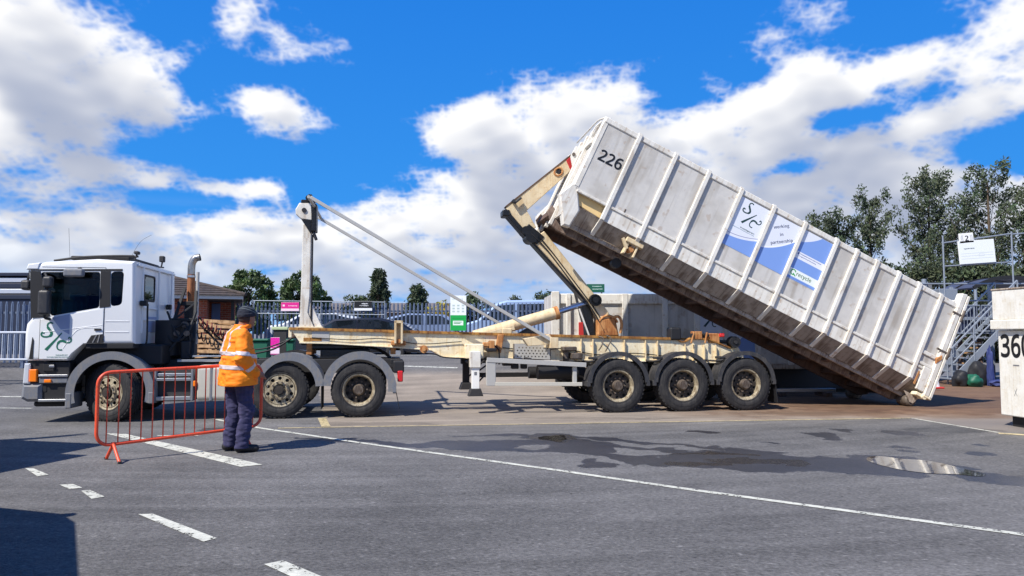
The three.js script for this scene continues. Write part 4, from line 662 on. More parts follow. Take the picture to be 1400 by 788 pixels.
  wheel(TR, -0.006, 0.49, 0, 0.485, 0.3, 'deep'); wheel(TR, -0.006, 0.49, -2.45, 0.485, 0.3, 'deep', 0, true);
  for (const v of [0.34, 1.81]) { const w = sub(TR, 'wheel'); part(w, 'inner_tyre', lathe([[0.28, 0], [0.45, 0], [0.485, -0.05], [0.485, -0.25], [0.45, -0.3], [0.28, -0.3]], 40).translate(-0.006, 0.49, -v), M.tyre); }
  part(TR, 'axle', [disc(-0.006, 0.49, -2.1, -0.3, 0.1), disc(-1.365, 0.49, -2.1, -0.3, 0.07), disc(-4.19, 0.47, -2.1, -0.3, 0.06), disc(-0.006, 0.49, -1.45, -1.0, 0.22)], M.black);
  part(TR, 'mudguard', guard(-1.22, 0.55, 0, 0.60, 2, 150, 0.0, 0.6, null, 0.13), M.greyPlastic); part(TR, 'mudguard', [...guard(0.01, 0.53, 0, 0.635, -8, 176, 0.0, 0.62, null, 0.13), box(0.6, 0.66, 0.42, 0.6, -0.6, 0.0, 0.01)], M.greyPlastic);
  part(TR, 'mudguard', guard(0.05, 0.53, 0, 0.71, 0, 178, -1.83, 0.6, null), M.blackPlastic); part(TR, 'mudguard', guard(-1.3, 0.5, 0, 0.66, 0, 178, -1.83, 0.6, null), M.blackPlastic);
  part(TR, 'mud_flap', [box(-0.66, -0.645, 0.16, 0.56, -0.5, -0.03, 0.002)], M.black); part(TR, 'mud_flap', bar([0.655, 0.45, -0.3], [0.72, 0.14, -0.3], 0.012, 0.5, [0, 0, 1], 0.003), M.black);
  const tl = sub(TR, 'tail_lamp'); part(tl, 'housing', box(0.6, 0.8, 0.78, 1.0, -0.5, -0.12, 0.03), M.black); part(tl, 'lens', box(0.68, 0.78, 0.62, 0.82, -0.2, -0.1, 0.02), M.redLens); part(tl, 'bracket', [bar([0.35, 0.95, -0.45], [0.72, 0.86, -0.4], 0.05, 0.05)], M.black);
  part(TR, 'rear_crossmember', [box(0.55, 0.75, 0.8, 1.02, -1.9, -0.55, 0.02), box(0.7, 0.82, 0.7, 0.96, -2.3, -2.0, 0.03)], M.black);
  // frame, catwalk, fifth wheel
  part(TR, 'frame_rail', box(-5.2, 0.72, 0.76, 1.02, -0.86, -0.78, 0.01), M.darkSteel); part(TR, 'frame_rail', box(-5.2, 0.72, 0.76, 1.02, -1.72, -1.64, 0.01), M.darkSteel);
  for (const u of [-3.3, -2.2, -0.7, 0.5]) part(TR, 'crossmember', box(u - 0.06, u + 0.06, 0.8, 0.98, -1.64, -0.86, 0.01), M.black);
  const cw = part(TR, 'catwalk', [box(-2.98, -2.05, 1.075, 1.1, -1.8, -0.62, 0.004), box(-3.2, -2.05, 0.99, 1.03, -0.62, -0.5, 0.004)], M.alu); const slots = []; for (let i = 0; i < 9; i++) for (let k = 0; k < 5; k++) slots.push(box(-2.92 + i * 0.1, -2.86 + i * 0.1, 1.1, 1.106, -0.7 - k * 0.22, -0.84 - k * 0.22, 0)); part(cw, 'grip_pads', slots.map((g) => g), M.darkSteel);
  part(TR, 'fifth_wheel', [toCreasedNormals(plate([[-0.85, -0.45], [-0.25, -0.45], [0.15, -0.2], [0.15, 0.2], [-0.25, 0.45], [-0.85, 0.45]], 0, 0.09, 0.02).rotateX(-Math.PI / 2), 0.5).translate(-0.1, 1.2, -1.25), box(-0.75, 0.15, 1.02, 1.2, -1.7, -1.5, 0.02), box(-0.75, 0.15, 1.02, 1.2, -1.0, -0.8, 0.02)], M.blackGrease);
  part(TR, 'air_bellows', [disc(0, 0, 0, 0.3, 0.15, 18).rotateX(-Math.PI / 2).translate(0.3, 0.72, -0.95), disc(0, 0, 0, 0.3, 0.15, 18).rotateX(-Math.PI / 2).translate(-0.7, 0.72, -0.95)], M.black);
  // near side boxes and tank
  const bb = part(TR, 'battery_box', [box(-3.42, -2.86, 0.32, 0.9, -0.6, -0.18, 0.02)], M.darkSteel); part(bb, 'step_tread', [box(-3.42, -2.86, 0.68, 0.73, -0.2, -0.08, 0.008), box(-3.42, -2.86, 0.76, 0.81, -0.2, -0.1, 0.008)], M.alu); part(bb, 'step_tread', box(-3.42, -2.86, 0.345, 0.41, -0.2, -0.08, 0.008), M.alu); part(bb, 'step_side', [box(-3.47, -3.42, 0.33, 0.9, -0.3, -0.08, 0.01), box(-2.86, -2.82, 0.33, 0.9, -0.3, -0.08, 0.01)], M.greyPlastic);
  part(TR, 'marker_lamp', box(-2.82, -2.77, 0.58, 0.68, -0.14, -0.07, 0.015), M.amber);
  const tk = part(TR, 'fuel_tank', toCreasedNormals(plate(rs([[-0.32, 0.33], [0.32, 0.33], [0.32, 0.94], [-0.32, 0.94]], 0.09), 0, 0.95, 0.02).rotateY(Math.PI / 2).translate(-2.76, 0, -0.42), 0.5), M.tank); part(tk, 'tank_strap', [box(-2.56, -2.5, 0.32, 0.95, -0.75, -0.094, 0.02), box(-2.06, -2.0, 0.32, 0.95, -0.75, -0.094, 0.02)], M.greyPlastic);
  // behind the cab: exhaust stack, hose rack, coiled lines
  const st = sub(TR, 'exhaust_stack'); part(st, 'silencer', [rod([-3.2, 1.1, -1.3], [-3.2, 2.05, -1.3], 0.11, 20)], M.darkSteel); part(st, 'heat_shield', [rod([-3.2, 2.05, -1.3], [-3.2, 2.62, -1.3], 0.07, 18)], M.stackRust); part(st, 'clamp', [rod([-3.2, 2.56, -1.3], [-3.2, 2.6, -1.3], 0.078, 18)], M.alu); part(st, 'tailpipe', toCreasedNormals(tube([[-3.2, 2.5, -1.3], [-3.2, 2.74, -1.3], [-3.185, 2.85, -1.3], [-3.13, 2.93, -1.3], [-3.05, 2.95, -1.3]], 0.068, 24, 18), 0.6), M.stack); part(st, 'side_pipe', [rod([-3.07, 1.3, -1.25], [-3.07, 2.66, -1.25], 0.03, 12)], M.greyBar);
  part(TR, 'hose_rack', [bar([-3.5, 1.2, -0.75], [-3.28, 2.35, -1.2], 0.05, 0.05), bar([-3.0, 1.05, -0.75], [-3.08, 2.3, -1.2], 0.05, 0.05), box(-3.45, -3.0, 1.72, 1.78, -1.0, -0.94, 0.01), box(-3.5, -3.0, 1.36, 1.42, -0.86, -0.8, 0.01), box(-3.4, -3.05, 2.02, 2.1, -1.22, -1.14, 0.01), box(-3.46, -3.1, 1.04, 1.5, -1.5, -1.02, 0.03), box(-3.2, -3.04, 1.03, 1.36, -0.9, -0.7, 0.02), bar([-3.46, 1.1, -0.7], [-3.04, 1.7, -0.8], 0.035, 0.03), bar([-3.04, 1.1, -0.7], [-3.42, 1.7, -0.8], 0.035, 0.03), bar([-3.4, 1.75, -0.95], [-3.08, 2.05, -1.1], 0.035, 0.03), tube([[-3.5, 1.5, -0.8], [-3.3, 1.34, -0.74], [-3.1, 1.5, -0.72], [-3.0, 1.9, -0.9]], 0.022, 20, 6), tube([[-3.5, 1.9, -0.9], [-3.34, 1.6, -0.8], [-3.14, 1.66, -0.78], [-3.04, 1.2, -0.8]], 0.02, 20, 6)], M.black);
  const coil = (u, y, v, r, n, L) => { const p = []; for (let i = 0; i <= n * 12; i++) { const a = i / 12 * Math.PI * 2; p.push([u + i / (n * 12) * L[0] + r * Math.cos(a) * 0.4, y + i / (n * 12) * L[1] + r * Math.sin(a), -v + i / (n * 12) * L[2] + r * Math.cos(a)]); } return tube(p, 0.011, n * 14, 5); };
  part(TR, 'air_line', coil(-3.0, 1.75, 1.0, 0.08, 9, [0.7, -0.4, -0.1]), std({ color: srgb(110, 24, 26), roughness: 0.5 }), 'dark red coiled line'); part(TR, 'air_line', coil(-2.95, 1.62, 1.15, 0.08, 10, [0.9, -0.42, -0.1]), M.black); part(TR, 'air_line', coil(-3.0, 1.5, 0.95, 0.07, 8, [0.6, -0.36, 0]), M.black);
  part(TR, 'electric_cable', [tube([[-3.0, 1.66, -1.2], [-2.4, 1.16, -1.1], [-1.7, 1.18, -1.1], [-1.15, 1.52, -1.2], [-0.95, 1.5, -1.3]], 0.02, 40, 6), tube([[-3.0, 1.8, -1.1], [-2.5, 1.3, -1.2], [-1.9, 1.2, -1.2], [-1.2, 1.45, -1.25]], 0.016, 40, 6)], M.black);
  part(TR, 'fan_of_fittings', [disc(-3.2, 1.66, -0.98, -0.9, 0.06, 12), disc(-3.1, 1.5, -0.7, -0.66, 0.05, 12), disc(-3.3, 1.5, -0.82, -0.76, 0.05, 12)], M.hub);
  TR.traverse((o) => { if (o.name === 'fan_of_fittings') o.name = 'hose_coupling'; });
}
// ---------------- trailer
const TU = 4.8, TL = thing('hook_lift_trailer', 'cream three axle hook loader trailer raising its hook arm', 'trailer', onLorry(TU, 0, 0), YAW);
{
  const P = (name, geos, mat, label, parent = TL) => part(parent, name, [].concat(geos).map((g) => g.translate(-TU, 0, 0)), mat, label);
  const topY = (u) => 1.607 - 0.0262 * (u + 1.3);
  const webP = [[-1.22, topY(-1.22) - 0.02], [6.25, topY(6.25) - 0.02], [6.36, 1.325], [6.46, 1.325], [6.56, topY(6.5) - 0.02], [6.95, 1.37], [7.4, 1.2], [7.72, 1.08], [7.7, 0.9], [5.6, 0.92], [2.3, 1.03], [1.57, 1.05], [1.33, 1.19], [0.76, 1.237], [-0.58, 1.325], [-1.12, 1.335]];
  for (const v of [0.74, 1.72]) {
    const s = v < 1 ? 1 : -1;
    P('chassis_beam', plate(webP, -v - 0.02, -v + 0.02, 0.004), M.cream);
    const fl = [[-1.31, topY(-1.31)], [6.25, topY(6.25)]];
    P('top_flange', bar([fl[0][0], fl[0][1] - 0.02, -v], [fl[1][0], fl[1][1] - 0.02, -v], 0.05, 0.12, [0, 0, 1], 0.004), M.ochre);
    P('top_flange', [bar([6.25, topY(6.25) - 0.02, -v], [6.36, 1.335, -v], 0.03, 0.12), bar([6.36, 1.33, -v], [6.46, 1.33, -v], 0.03, 0.12), bar([6.46, 1.335, -v], [6.57, 1.40, -v], 0.03, 0.12), bar([6.57, 1.40, -v], [6.96, 1.375, -v], 0.03, 0.12), bar([6.96, 1.375, -v], [7.42, 1.2, -v], 0.03, 0.12)], M.ochre);
    P('bottom_flange', [bar([-1.12, 1.325, -v], [-0.58, 1.315, -v], 0.025, 0.12), bar([-0.58, 1.315, -v], [0.76, 1.228, -v], 0.025, 0.12), bar([0.76, 1.228, -v], [1.33, 1.18, -v], 0.025, 0.12), bar([1.33, 1.18, -v], [1.57, 1.04, -v], 0.025, 0.12), bar([1.57, 1.04, -v], [7.7, 0.89, -v], 0.025, 0.12)], v < 1 ? M.cream : M.ochre);
  }
  const web = -0.72;
  for (const u of [4.27, 4.51, 5.16, 5.6, 5.85, 6.44, 6.62, 6.85, 7.1]) P('gusset', plate([[0, topY(u) - 0.06 - (u > 6.3 ? 0.06 : 0)], [0.06, topY(u) - 0.08 - (u > 6.3 ? 0.06 : 0)], [0.06, 0.98], [0, 0.93]], -0.008, 0.008, 0).rotateY(-Math.PI / 2).translate(u, 0, -0.72), M.arm);
  for (const u of [-0.95, 0.6, 2.0, 3.4, 4.8, 6.0, 7.3]) P('crossmember', box(u - 0.05, u + 0.05, 1.1, topY(u) - 0.12, -1.7, -0.76, 0.01), M.rustTan);
  P('nose_plate', [plate([[-1.3, 1.6], [-1.02, 1.6], [-0.9, 1.35], [-1.12, 1.34]], -0.72, -0.712, 0.002), box(-1.32, -1.26, 1.42, 1.6, -1.76, -0.7, 0.01)], M.cream);
  P('nose_strip', box(-1.05, -0.72, 1.355, 1.42, -0.718, -0.705, 0.004), M.ochre); P('nose_grey_plate', box(-0.9, -0.58, 1.335, 1.53, -0.719, -0.712, 0.002), M.greyBar);  // ochre strip and a thin grey plate on the cream nose
  P('bolster', [box(-1.1, 0.5, 1.28, 1.34, -1.7, -0.8, 0.01)], M.blackGrease);
  // clamp bracket on the neck
  const cb = P('clamp_bracket', [box(-0.5, -0.46, 1.32, 1.75, -0.7, -0.52, 0.006), box(-0.38, -0.34, 1.32, 1.75, -0.7, -0.52, 0.006), box(-0.5, -0.34, 1.7, 1.75, -0.75, -0.52, 0.006), box(-0.46, -0.38, 1.38, 1.72, -0.7, -0.66, 0.004)].map((g) => g.translate(1.12, -0.01, 0)), M.arm); P('clamp_foot', [box(0.56, 0.84, 1.27, 1.36, -0.72, -0.6, 0.02), disc(0.7, 1.36, -0.62, -0.55, 0.04, 12)], M.rustTan);
  P('slider_knob', [disc(1.18, 1.13 + 0.07, -0.7, -0.62, 0.075, 16), disc(1.18, 1.2, -0.62, -0.6, 0.035, 12)], M.rustTan);
  P('air_pipe', [tube([[1.05, 1.14, -0.66], [1.4, 1.1, -0.64], [1.6, 1.04, -0.64], [2.4, 1.0, -0.66]], 0.014, 24, 6), tube([[2.4, 1.3, -0.66], [2.6, 1.2, -0.6], [2.62, 0.9, -0.6]], 0.016, 16, 6)], M.black);
  // mast with head and gusset
  P('mast', plate([[-1.17, 1.62], [-1.15, 2.42], [-1.14, 3.60], [-0.98, 3.60], [-0.98, 3.20], [-0.99, 2.20], [-1.02, 1.9], [-0.90, 1.62]].map(([a, b]) => [a, b]), -1.28, -1.08, 0.008), M.contRib); P('mast_stay', plate([[-1.0, 2.22], [-0.985, 2.12], [-0.74, 1.61], [-0.87, 1.61], [-1.04, 1.95]], -1.26, -1.1, 0.008), M.contRib); P('mast_foot', box(-1.24, -0.72, 1.58, 1.625, -1.34, -1.02, 0.008), M.arm);
  P('mast_shade_bar', [rod([-0.955, 1.7, -1.1], [-0.955, 3.4, -1.1], 0.018, 8)], M.black);  // black bar standing in for the shaded right side of the mast
  P('mast_head', plate([[-1.28, 3.88], [-1.21, 4.01], [-0.99, 4.02], [-0.96, 3.68], [-1.17, 3.70], [-1.27, 3.79]], -1.3, -1.06, 0.012), M.contRib); P('mast_hole_disc', disc(-1.115, 3.87, -1.06, -1.04, 0.045, 16), M.black);  // black disc drawn in for the dark hole through the head plate
  P('winch', [box(-1.18, -0.92, 4.0, 4.08, -1.3, -1.06, 0.02), box(-1.06, -0.98, 4.05, 4.2, -1.24, -1.12, 0.02), box(-0.98, -0.88, 3.46, 4.0, -1.34, -1.04, 0.02), plate([[-1.16, 3.68], [-0.98, 3.68], [-0.98, 3.40]], -1.31, -1.05, 0.01), rod([-0.95, 3.48, -1.1], [-0.88, 3.3, -1.06], 0.03), disc(-1.03, 4.1, -1.36, -1.0, 0.06, 14)], M.blackGrease);
  // tarpaulin arms
  P('tarpaulin_arm', bar([-0.90, 3.945, -0.05], [3.60, 1.33, -0.05], 0.062, 0.04, [0, 0, 1], 0.008), M.greyBar); P('tarpaulin_arm', bar([-0.98, 3.945, -2.4], [3.56, 1.33, -2.4], 0.062, 0.04, [0, 0, 1], 0.008), M.greyBar);
  P('tarpaulin_bar', rod([-0.93, 3.95, -2.42], [-0.93, 3.95, -0.03], 0.028, 12), M.greyBar);
  P('arm_pivot', [plate([[3.0, 1.40], [3.5, 1.48], [3.66, 1.30], [3.1, 1.26]], -0.3, -0.1, 0.01), box(3.5, 3.66, 1.22, 1.42, -0.68, -0.02, 0.01)], M.arm); P('arm_pivot', [box(3.45, 3.62, 1.25, 1.42, -2.44, -1.74, 0.01)], M.arm);
  P('brake_hose', [tube([[2.7, 1.22, -0.7], [3.4, 1.16, -0.69], [3.9, 1.2, -0.69], [4.6, 1.08, -0.7], [5.4, 1.1, -0.69], [6.2, 1.02, -0.7]], 0.011, 50, 6), tube([[-0.9, 1.42, -0.7], [-0.2, 1.38, -0.69], [0.4, 1.4, -0.69], [1.1, 1.3, -0.69], [1.9, 1.34, -0.69]], 0.009, 50, 6)], M.black);
  // landing legs
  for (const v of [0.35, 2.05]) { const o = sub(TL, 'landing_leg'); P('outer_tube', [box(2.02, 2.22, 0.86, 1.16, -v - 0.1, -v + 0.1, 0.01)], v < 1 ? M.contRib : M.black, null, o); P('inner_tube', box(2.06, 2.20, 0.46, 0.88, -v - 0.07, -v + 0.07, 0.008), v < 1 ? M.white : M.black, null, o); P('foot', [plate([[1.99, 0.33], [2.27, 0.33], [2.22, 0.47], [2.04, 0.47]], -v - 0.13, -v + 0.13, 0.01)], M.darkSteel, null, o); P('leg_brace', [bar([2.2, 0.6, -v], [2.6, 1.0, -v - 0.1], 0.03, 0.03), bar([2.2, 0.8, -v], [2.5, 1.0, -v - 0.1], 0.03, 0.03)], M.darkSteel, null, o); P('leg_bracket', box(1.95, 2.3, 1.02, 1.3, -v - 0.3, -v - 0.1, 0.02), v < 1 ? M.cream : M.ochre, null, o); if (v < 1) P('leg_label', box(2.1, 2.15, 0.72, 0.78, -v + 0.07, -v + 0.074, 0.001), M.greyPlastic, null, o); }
  P('landing_shaft', disc(2.12, 0.92, -2.0, -0.4, 0.03, 10), M.black);
  // side guards, tanks
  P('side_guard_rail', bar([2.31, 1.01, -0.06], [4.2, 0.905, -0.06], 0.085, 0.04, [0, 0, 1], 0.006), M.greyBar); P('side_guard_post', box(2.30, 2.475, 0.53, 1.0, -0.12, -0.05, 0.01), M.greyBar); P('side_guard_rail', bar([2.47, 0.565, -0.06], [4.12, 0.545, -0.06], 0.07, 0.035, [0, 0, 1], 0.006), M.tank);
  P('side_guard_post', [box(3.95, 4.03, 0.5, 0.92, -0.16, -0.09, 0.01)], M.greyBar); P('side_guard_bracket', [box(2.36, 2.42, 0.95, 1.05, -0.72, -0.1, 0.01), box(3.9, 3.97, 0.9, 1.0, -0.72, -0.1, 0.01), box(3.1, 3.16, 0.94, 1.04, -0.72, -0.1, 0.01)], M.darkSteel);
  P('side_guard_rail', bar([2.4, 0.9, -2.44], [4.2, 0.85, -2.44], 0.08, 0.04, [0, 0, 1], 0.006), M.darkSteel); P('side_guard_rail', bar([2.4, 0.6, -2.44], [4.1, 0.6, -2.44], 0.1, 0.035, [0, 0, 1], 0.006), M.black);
  P('air_tank', [disc(0, 0, -0.4, 0.4, 0.14, 20).rotateY(Math.PI / 2).translate(3.8, 0.74, -0.75), disc(0, 0, -0.4, 0.4, 0.12, 20).rotateY(Math.PI / 2).translate(3.75, 0.7, -1.4)], M.black); P('valve_block', [box(2.75, 3.0, 0.86, 1.0, -1.1, -0.9, 0.01), box(3.1, 3.22, 0.8, 0.98, -1.0, -0.85, 0.02), box(2.9, 3.05, 0.8, 0.9, -0.95, -0.85, 0.02)], M.black);
  // perforated plate
  const pp = new THREE.Shape(); [[2.92, 1.30], [3.62, 1.27], [3.62, 0.99], [2.92, 1.02]].forEach((p, i) => (i ? pp.lineTo(...p) : pp.moveTo(...p))); pp.closePath();
  for (let i = 0; i < 9; i++) for (let k = 0; k < 4; k++) pp.holes.push(circ(2.98 + i * 0.07 + (k % 2) * 0.03, 1.06 + k * 0.055 - i * 0.002, 0.014, 6));
  P('perforated_plate', plate(pp, -0.6, -0.592, 0), M.greyBar); P('plate_back', box(2.9, 3.65, 0.98, 1.3, -0.66, -0.64, 0.004), std({ color: srgb(120, 110, 98), roughness: 0.8 })); P('tool_bracket', [box(3.86, 4.14, 1.16, 1.24, -0.72, -0.5, 0.02), box(3.9, 4.0, 1.0, 1.18, -0.7, -0.6, 0.01), box(4.02, 4.24, 1.0, 1.12, -0.7, -0.45, 0.02)], M.hub); P('lock_bracket', [box(2.42, 2.52, 1.2, 1.36, -0.68, -0.5, 0.01), box(2.3, 2.42, 1.24, 1.33, -0.66, -0.52, 0.02), plate([[2.6, 1.48], [2.72, 1.48], [2.66, 1.12], [2.56, 1.2]], -0.7, -0.62, 0.008)], M.rustTan); P('lock_latch', box(2.36, 2.56, 1.15, 1.22, -0.6, -0.48, 0.02), M.black);
  P('hose_hook', [tube([[4.62, 1.44, -0.66], [4.7, 1.4, -0.6], [4.66, 1.26, -0.58], [4.6, 1.16, -0.6]], 0.013, 16, 6), tube([[4.78, 1.46, -0.66], [4.86, 1.4, -0.6], [4.8, 1.26, -0.58], [4.74, 1.14, -0.6]], 0.013, 16, 6)], M.hub);
  // lift cylinder
  const cyl = sub(TL, 'lift_cylinder');
  P('barrel', [rod([2.2, 1.44, -1.25], [3.93, 1.925, -1.25], 0.115, 22, 0.125)], M.arm, null, cyl); P('barrel_end', [rod([3.86, 1.905, -1.25], [3.94, 1.928, -1.25], 0.138, 22)], M.rustTan, null, cyl); P('piston_rod', rod([3.9, 1.92, -1.25], [4.68, 2.17, -1.25], 0.055, 16), M.rod, null, cyl); P('cradle', [box(2.75, 2.95, 1.45, 1.6, -1.45, -1.05, 0.02), bar([2.3, 1.42, -1.08], [3.0, 1.62, -1.08], 0.1, 0.03)], M.arm, null, cyl); P('end_eye', disc(4.68, 2.17, -1.36, -1.0, 0.115, 20), M.blackGrease, null, cyl);
  P('cylinder_support', plate([[3.0, 1.45], [3.6, 1.45], [3.3, 1.62]], -1.3, -1.2, 0.01), M.blackGrease);
  // hook arm
  const arm = sub(TL, 'hook_arm'), A0 = -1.42, A1 = -1.10;
  P('boom', plate([[3.36, 3.40], [3.62, 3.58], [4.93, 1.98], [5.14, 1.66], [4.86, 1.56], [4.54, 2.14]], A0, A1, 0.015), M.arm, null, arm);
  P('boom_shade_strip', plate([[3.32, 3.38], [3.37, 3.44], [4.55, 2.17], [4.50, 2.12]], A0 + 0.02, A1 - 0.02, 0.006), M.blackGrease, null, arm);  // black strip that paints in the shaded side of the boom
  P('jib', plate([[4.24, 5.20], [2.87, 4.10], [2.84, 3.98], [2.95, 3.78], [3.28, 3.50], [3.46, 3.66], [3.27, 4.00], [4.10, 4.76], [4.28, 4.96]], A0 + 0.04, A1 - 0.04, 0.012, [circ(3.94, 4.83, 0.055)]), M.arm, null, arm);
  P('jib_edge', [bar([2.84, 4.07, -1.26], [4.22, 5.2, -1.26], 0.03, 0.26, [0, 0, 1], 0.004)], std({ color: srgb(96, 72, 54), roughness: 0.8 }), null, arm);
  P('jib_back', [bar([2.80, 4.00, -1.26], [3.30, 3.44, -1.26], 0.09, 0.3, [0, 0, 1], 0.01), box(2.76, 2.92, 3.86, 4.0, -1.42, -1.1, 0.03)], M.blackGrease, null, arm);
  P('slot_plate', [new THREE.TorusGeometry(0.075, 0.016, 8, 24).scale(1.25, 1, 1).rotateZ(0.7).translate(3.93, 4.82, A1 - 0.035), disc(3.93, 4.82, A0 + 0.06, A1 - 0.06, 0.056, 18)], M.rustTan, null, arm); P('slot_hole', disc(3.935, 4.825, A1 - 0.05, A1 - 0.036, 0.048, 18), M.black, null, arm);
  P('knuckle', [disc(3.36, 3.46, A0 - 0.03, A1 + 0.04, 0.13, 22), disc(3.24, 3.58, A0 - 0.02, A1 + 0.03, 0.09, 18), plate([[3.15, 3.56], [3.3, 3.72], [3.62, 3.46], [3.46, 3.3]], A0 - 0.02, A1 + 0.02, 0.012)], M.blackGrease, null, arm);
  P('hook', [plate([[4.08, 5.07], [4.24, 5.21], [4.36, 5.19], [4.33, 5.08], [4.27, 4.98], [4.28, 4.84], [4.18, 4.84]], A0 + 0.07, A1 - 0.03, 0.02)], M.redPaint, 'red painted hook tip', arm);
  P('hydraulic_hose', [tube([[4.88, 1.5, -1.08], [4.62, 1.98, -1.085], [4.2, 2.52, -1.09], [3.75, 3.1, -1.09], [3.45, 3.42, -1.06], [3.2, 3.62, -1.1]], 0.014, 40, 6), tube([[4.95, 1.5, -1.08], [4.68, 1.98, -1.085], [4.26, 2.53, -1.09], [3.82, 3.1, -1.09], [3.52, 3.45, -1.06]], 0.012, 40, 6)], M.black, null, arm);
  P('hook_latch', [bar([3.0, 4.12, -1.06], [3.14, 4.24, -1.06], 0.04, 0.06), disc(2.98, 4.17, -1.3, -1.02, 0.035, 10)], M.darkSteel, null, arm);
  P('boom_pin', [disc(4.66, 2.18, A0 - 0.08, A1 + 0.1, 0.12, 22), disc(4.66, 2.18, A1 + 0.1, A1 + 0.13, 0.06, 14)], M.blackGrease, null, arm);
  P('boom_saddle', [plate([[4.74, 1.78], [5.1, 1.84], [5.18, 1.44], [4.72, 1.44]], A0 - 0.02, A1 + 0.03, 0.03)], M.rustTan, null, arm); P('boom_collar', [new THREE.TorusGeometry(0.2, 0.025, 8, 24, 2.4).rotateZ(0.3).translate(4.95, 1.66, A1 + 0.02), tube([[5.02, 1.82, -1.08], [5.16, 1.84, -1.04], [5.22, 1.7, -1.04], [5.2, 1.5, -1.06]], 0.03, 20, 8)], M.rustTan, null, arm);
  P('link_plate', plate([[4.42, 2.06], [4.62, 2.1], [4.72, 1.46], [4.52, 1.42], [4.5, 1.75]], A0, A1 - 0.1, 0.01), M.blackGrease, null, arm); P('link_edge', bar([4.36, 2.0, -1.16], [4.56, 1.46, -1.16], 0.03, 0.05), M.contRib, null, arm);
  P('rubber_stop', [box(6.12, 6.36, 1.36, 1.62, -0.9, -0.66, 0.04)], M.black); P('rear_clutter', [box(6.6, 6.8, 1.38, 1.54, -0.8, -0.66, 0.01), bar([6.62, 1.52, -0.66], [6.54, 1.3, -0.62], 0.03, 0.03), bar([6.9, 1.52, -0.66], [6.84, 1.3, -0.62], 0.03, 0.03), box(6.95, 7.2, 1.3, 1.5, -1.0, -0.7, 0.02)], M.rustTan); P('rear_cable', [box(6.56, 6.62, 1.4, 1.5, -0.72, -0.64, 0.02), box(6.82, 7.0, 1.42, 1.5, -0.9, -0.7, 0.03)], M.black);
  const rr = sub(TL, 'rear_roller'); for (const v of [0.72, 1.78]) P('roller', [toCreasedNormals(lathe([[0.05, -0.1], [0.115, -0.1], [0.12, -0.07], [0.1, 0], [0.12, 0.07], [0.115, 0.1], [0.05, 0.1]], 24), 0.5).translate(7.5, 1.32, -v)], M.black, null, rr); P('roller_shaft', disc(7.5, 1.32, -1.9, -0.6, 0.04, 12), M.darkSteel, null, rr); P('roller_bracket', [plate([[7.2, 1.08], [7.74, 1.08], [7.56, 1.36], [7.46, 1.36]], -0.86, -0.82, 0.006)], M.cream, null, rr);
  P('marker_lamp', box(7.18, 7.28, 1.42, 1.5, -0.72, -0.64, 0.02), M.redLens);
  // axles, wheels, mudguards
  for (const u of [4.82, 6.12, 7.41]) {
    const w1 = wheel(TL, u - TU, 0.505, 0, 0.512, 0.37, 'trailer'); const w2 = wheel(TL, u - TU, 0.505, -2.5, 0.512, 0.37, 'trailer', 0, true);
    P('axle', disc(u, 0.505, -2.2, -0.3, 0.075), M.black); P('suspension_arm', [bar([u - 0.55, 0.72, -0.78], [u + 0.35, 0.42, -0.78], 0.12, 0.1), bar([u - 0.55, 0.72, -1.72], [u + 0.35, 0.42, -1.72], 0.12, 0.1), box(u - 0.66, u - 0.46, 0.66, 0.95, -0.86, -0.7, 0.02)], M.black); P('air_bellows', [disc(0, 0, 0, 0.4, 0.14, 18).rotateX(-Math.PI / 2).translate(u + 0.34, 0.5, -0.8)], M.black);
    for (const [z, lab] of [[0.0, 0], [-2.12, 1]]) P('mudguard', [arcBand(u + 0.0, 0.55, 0.575, 0.59, 4, 176, z - 0.38, z), arcBand(u, 0.55, 0.525, 0.605, 2, 178, z - 0.014, z + 0.012), box(u - 0.62, u - 0.55, 0.5, 0.6, z - 0.38, z + 0.01, 0.01), box(u + 0.55, u + 0.62, 0.5, 0.6, z - 0.38, z + 0.01, 0.01)], M.blackPlastic);
    P('mudguard_stay', [tube([[u - 0.5, 0.95, -0.7], [u - 0.52, 0.96, -0.2], [u - 0.44, 0.99, -0.05]], 0.02, 12, 6), box(u - 0.52, u - 0.38, 1.0, 1.05, -0.3, -0.1, 0.015)], M.darkSteel);
  }
  P('mud_flap', bar([8.02, 0.55, -0.2], [8.06, 0.14, -0.2], 0.015, 0.38, [0, 0, 1], 0.003), M.black);
  const tl = sub(TL, 'tail_lamp_bar'); P('beam', [box(7.9, 8.05, 0.55, 0.72, -2.3, -0.5, 0.02), box(7.7, 7.9, 0.7, 0.95, -1.7, -0.8, 0.02)], M.rustTan, null, tl); P('lens', [box(8.05, 8.08, 0.52, 0.74, -0.66, -0.5, 0.01)], M.redLens, null, tl); P('lens', [box(8.05, 8.08, 0.52, 0.74, -2.3, -2.12, 0.01)], M.redLens, null, tl);
}

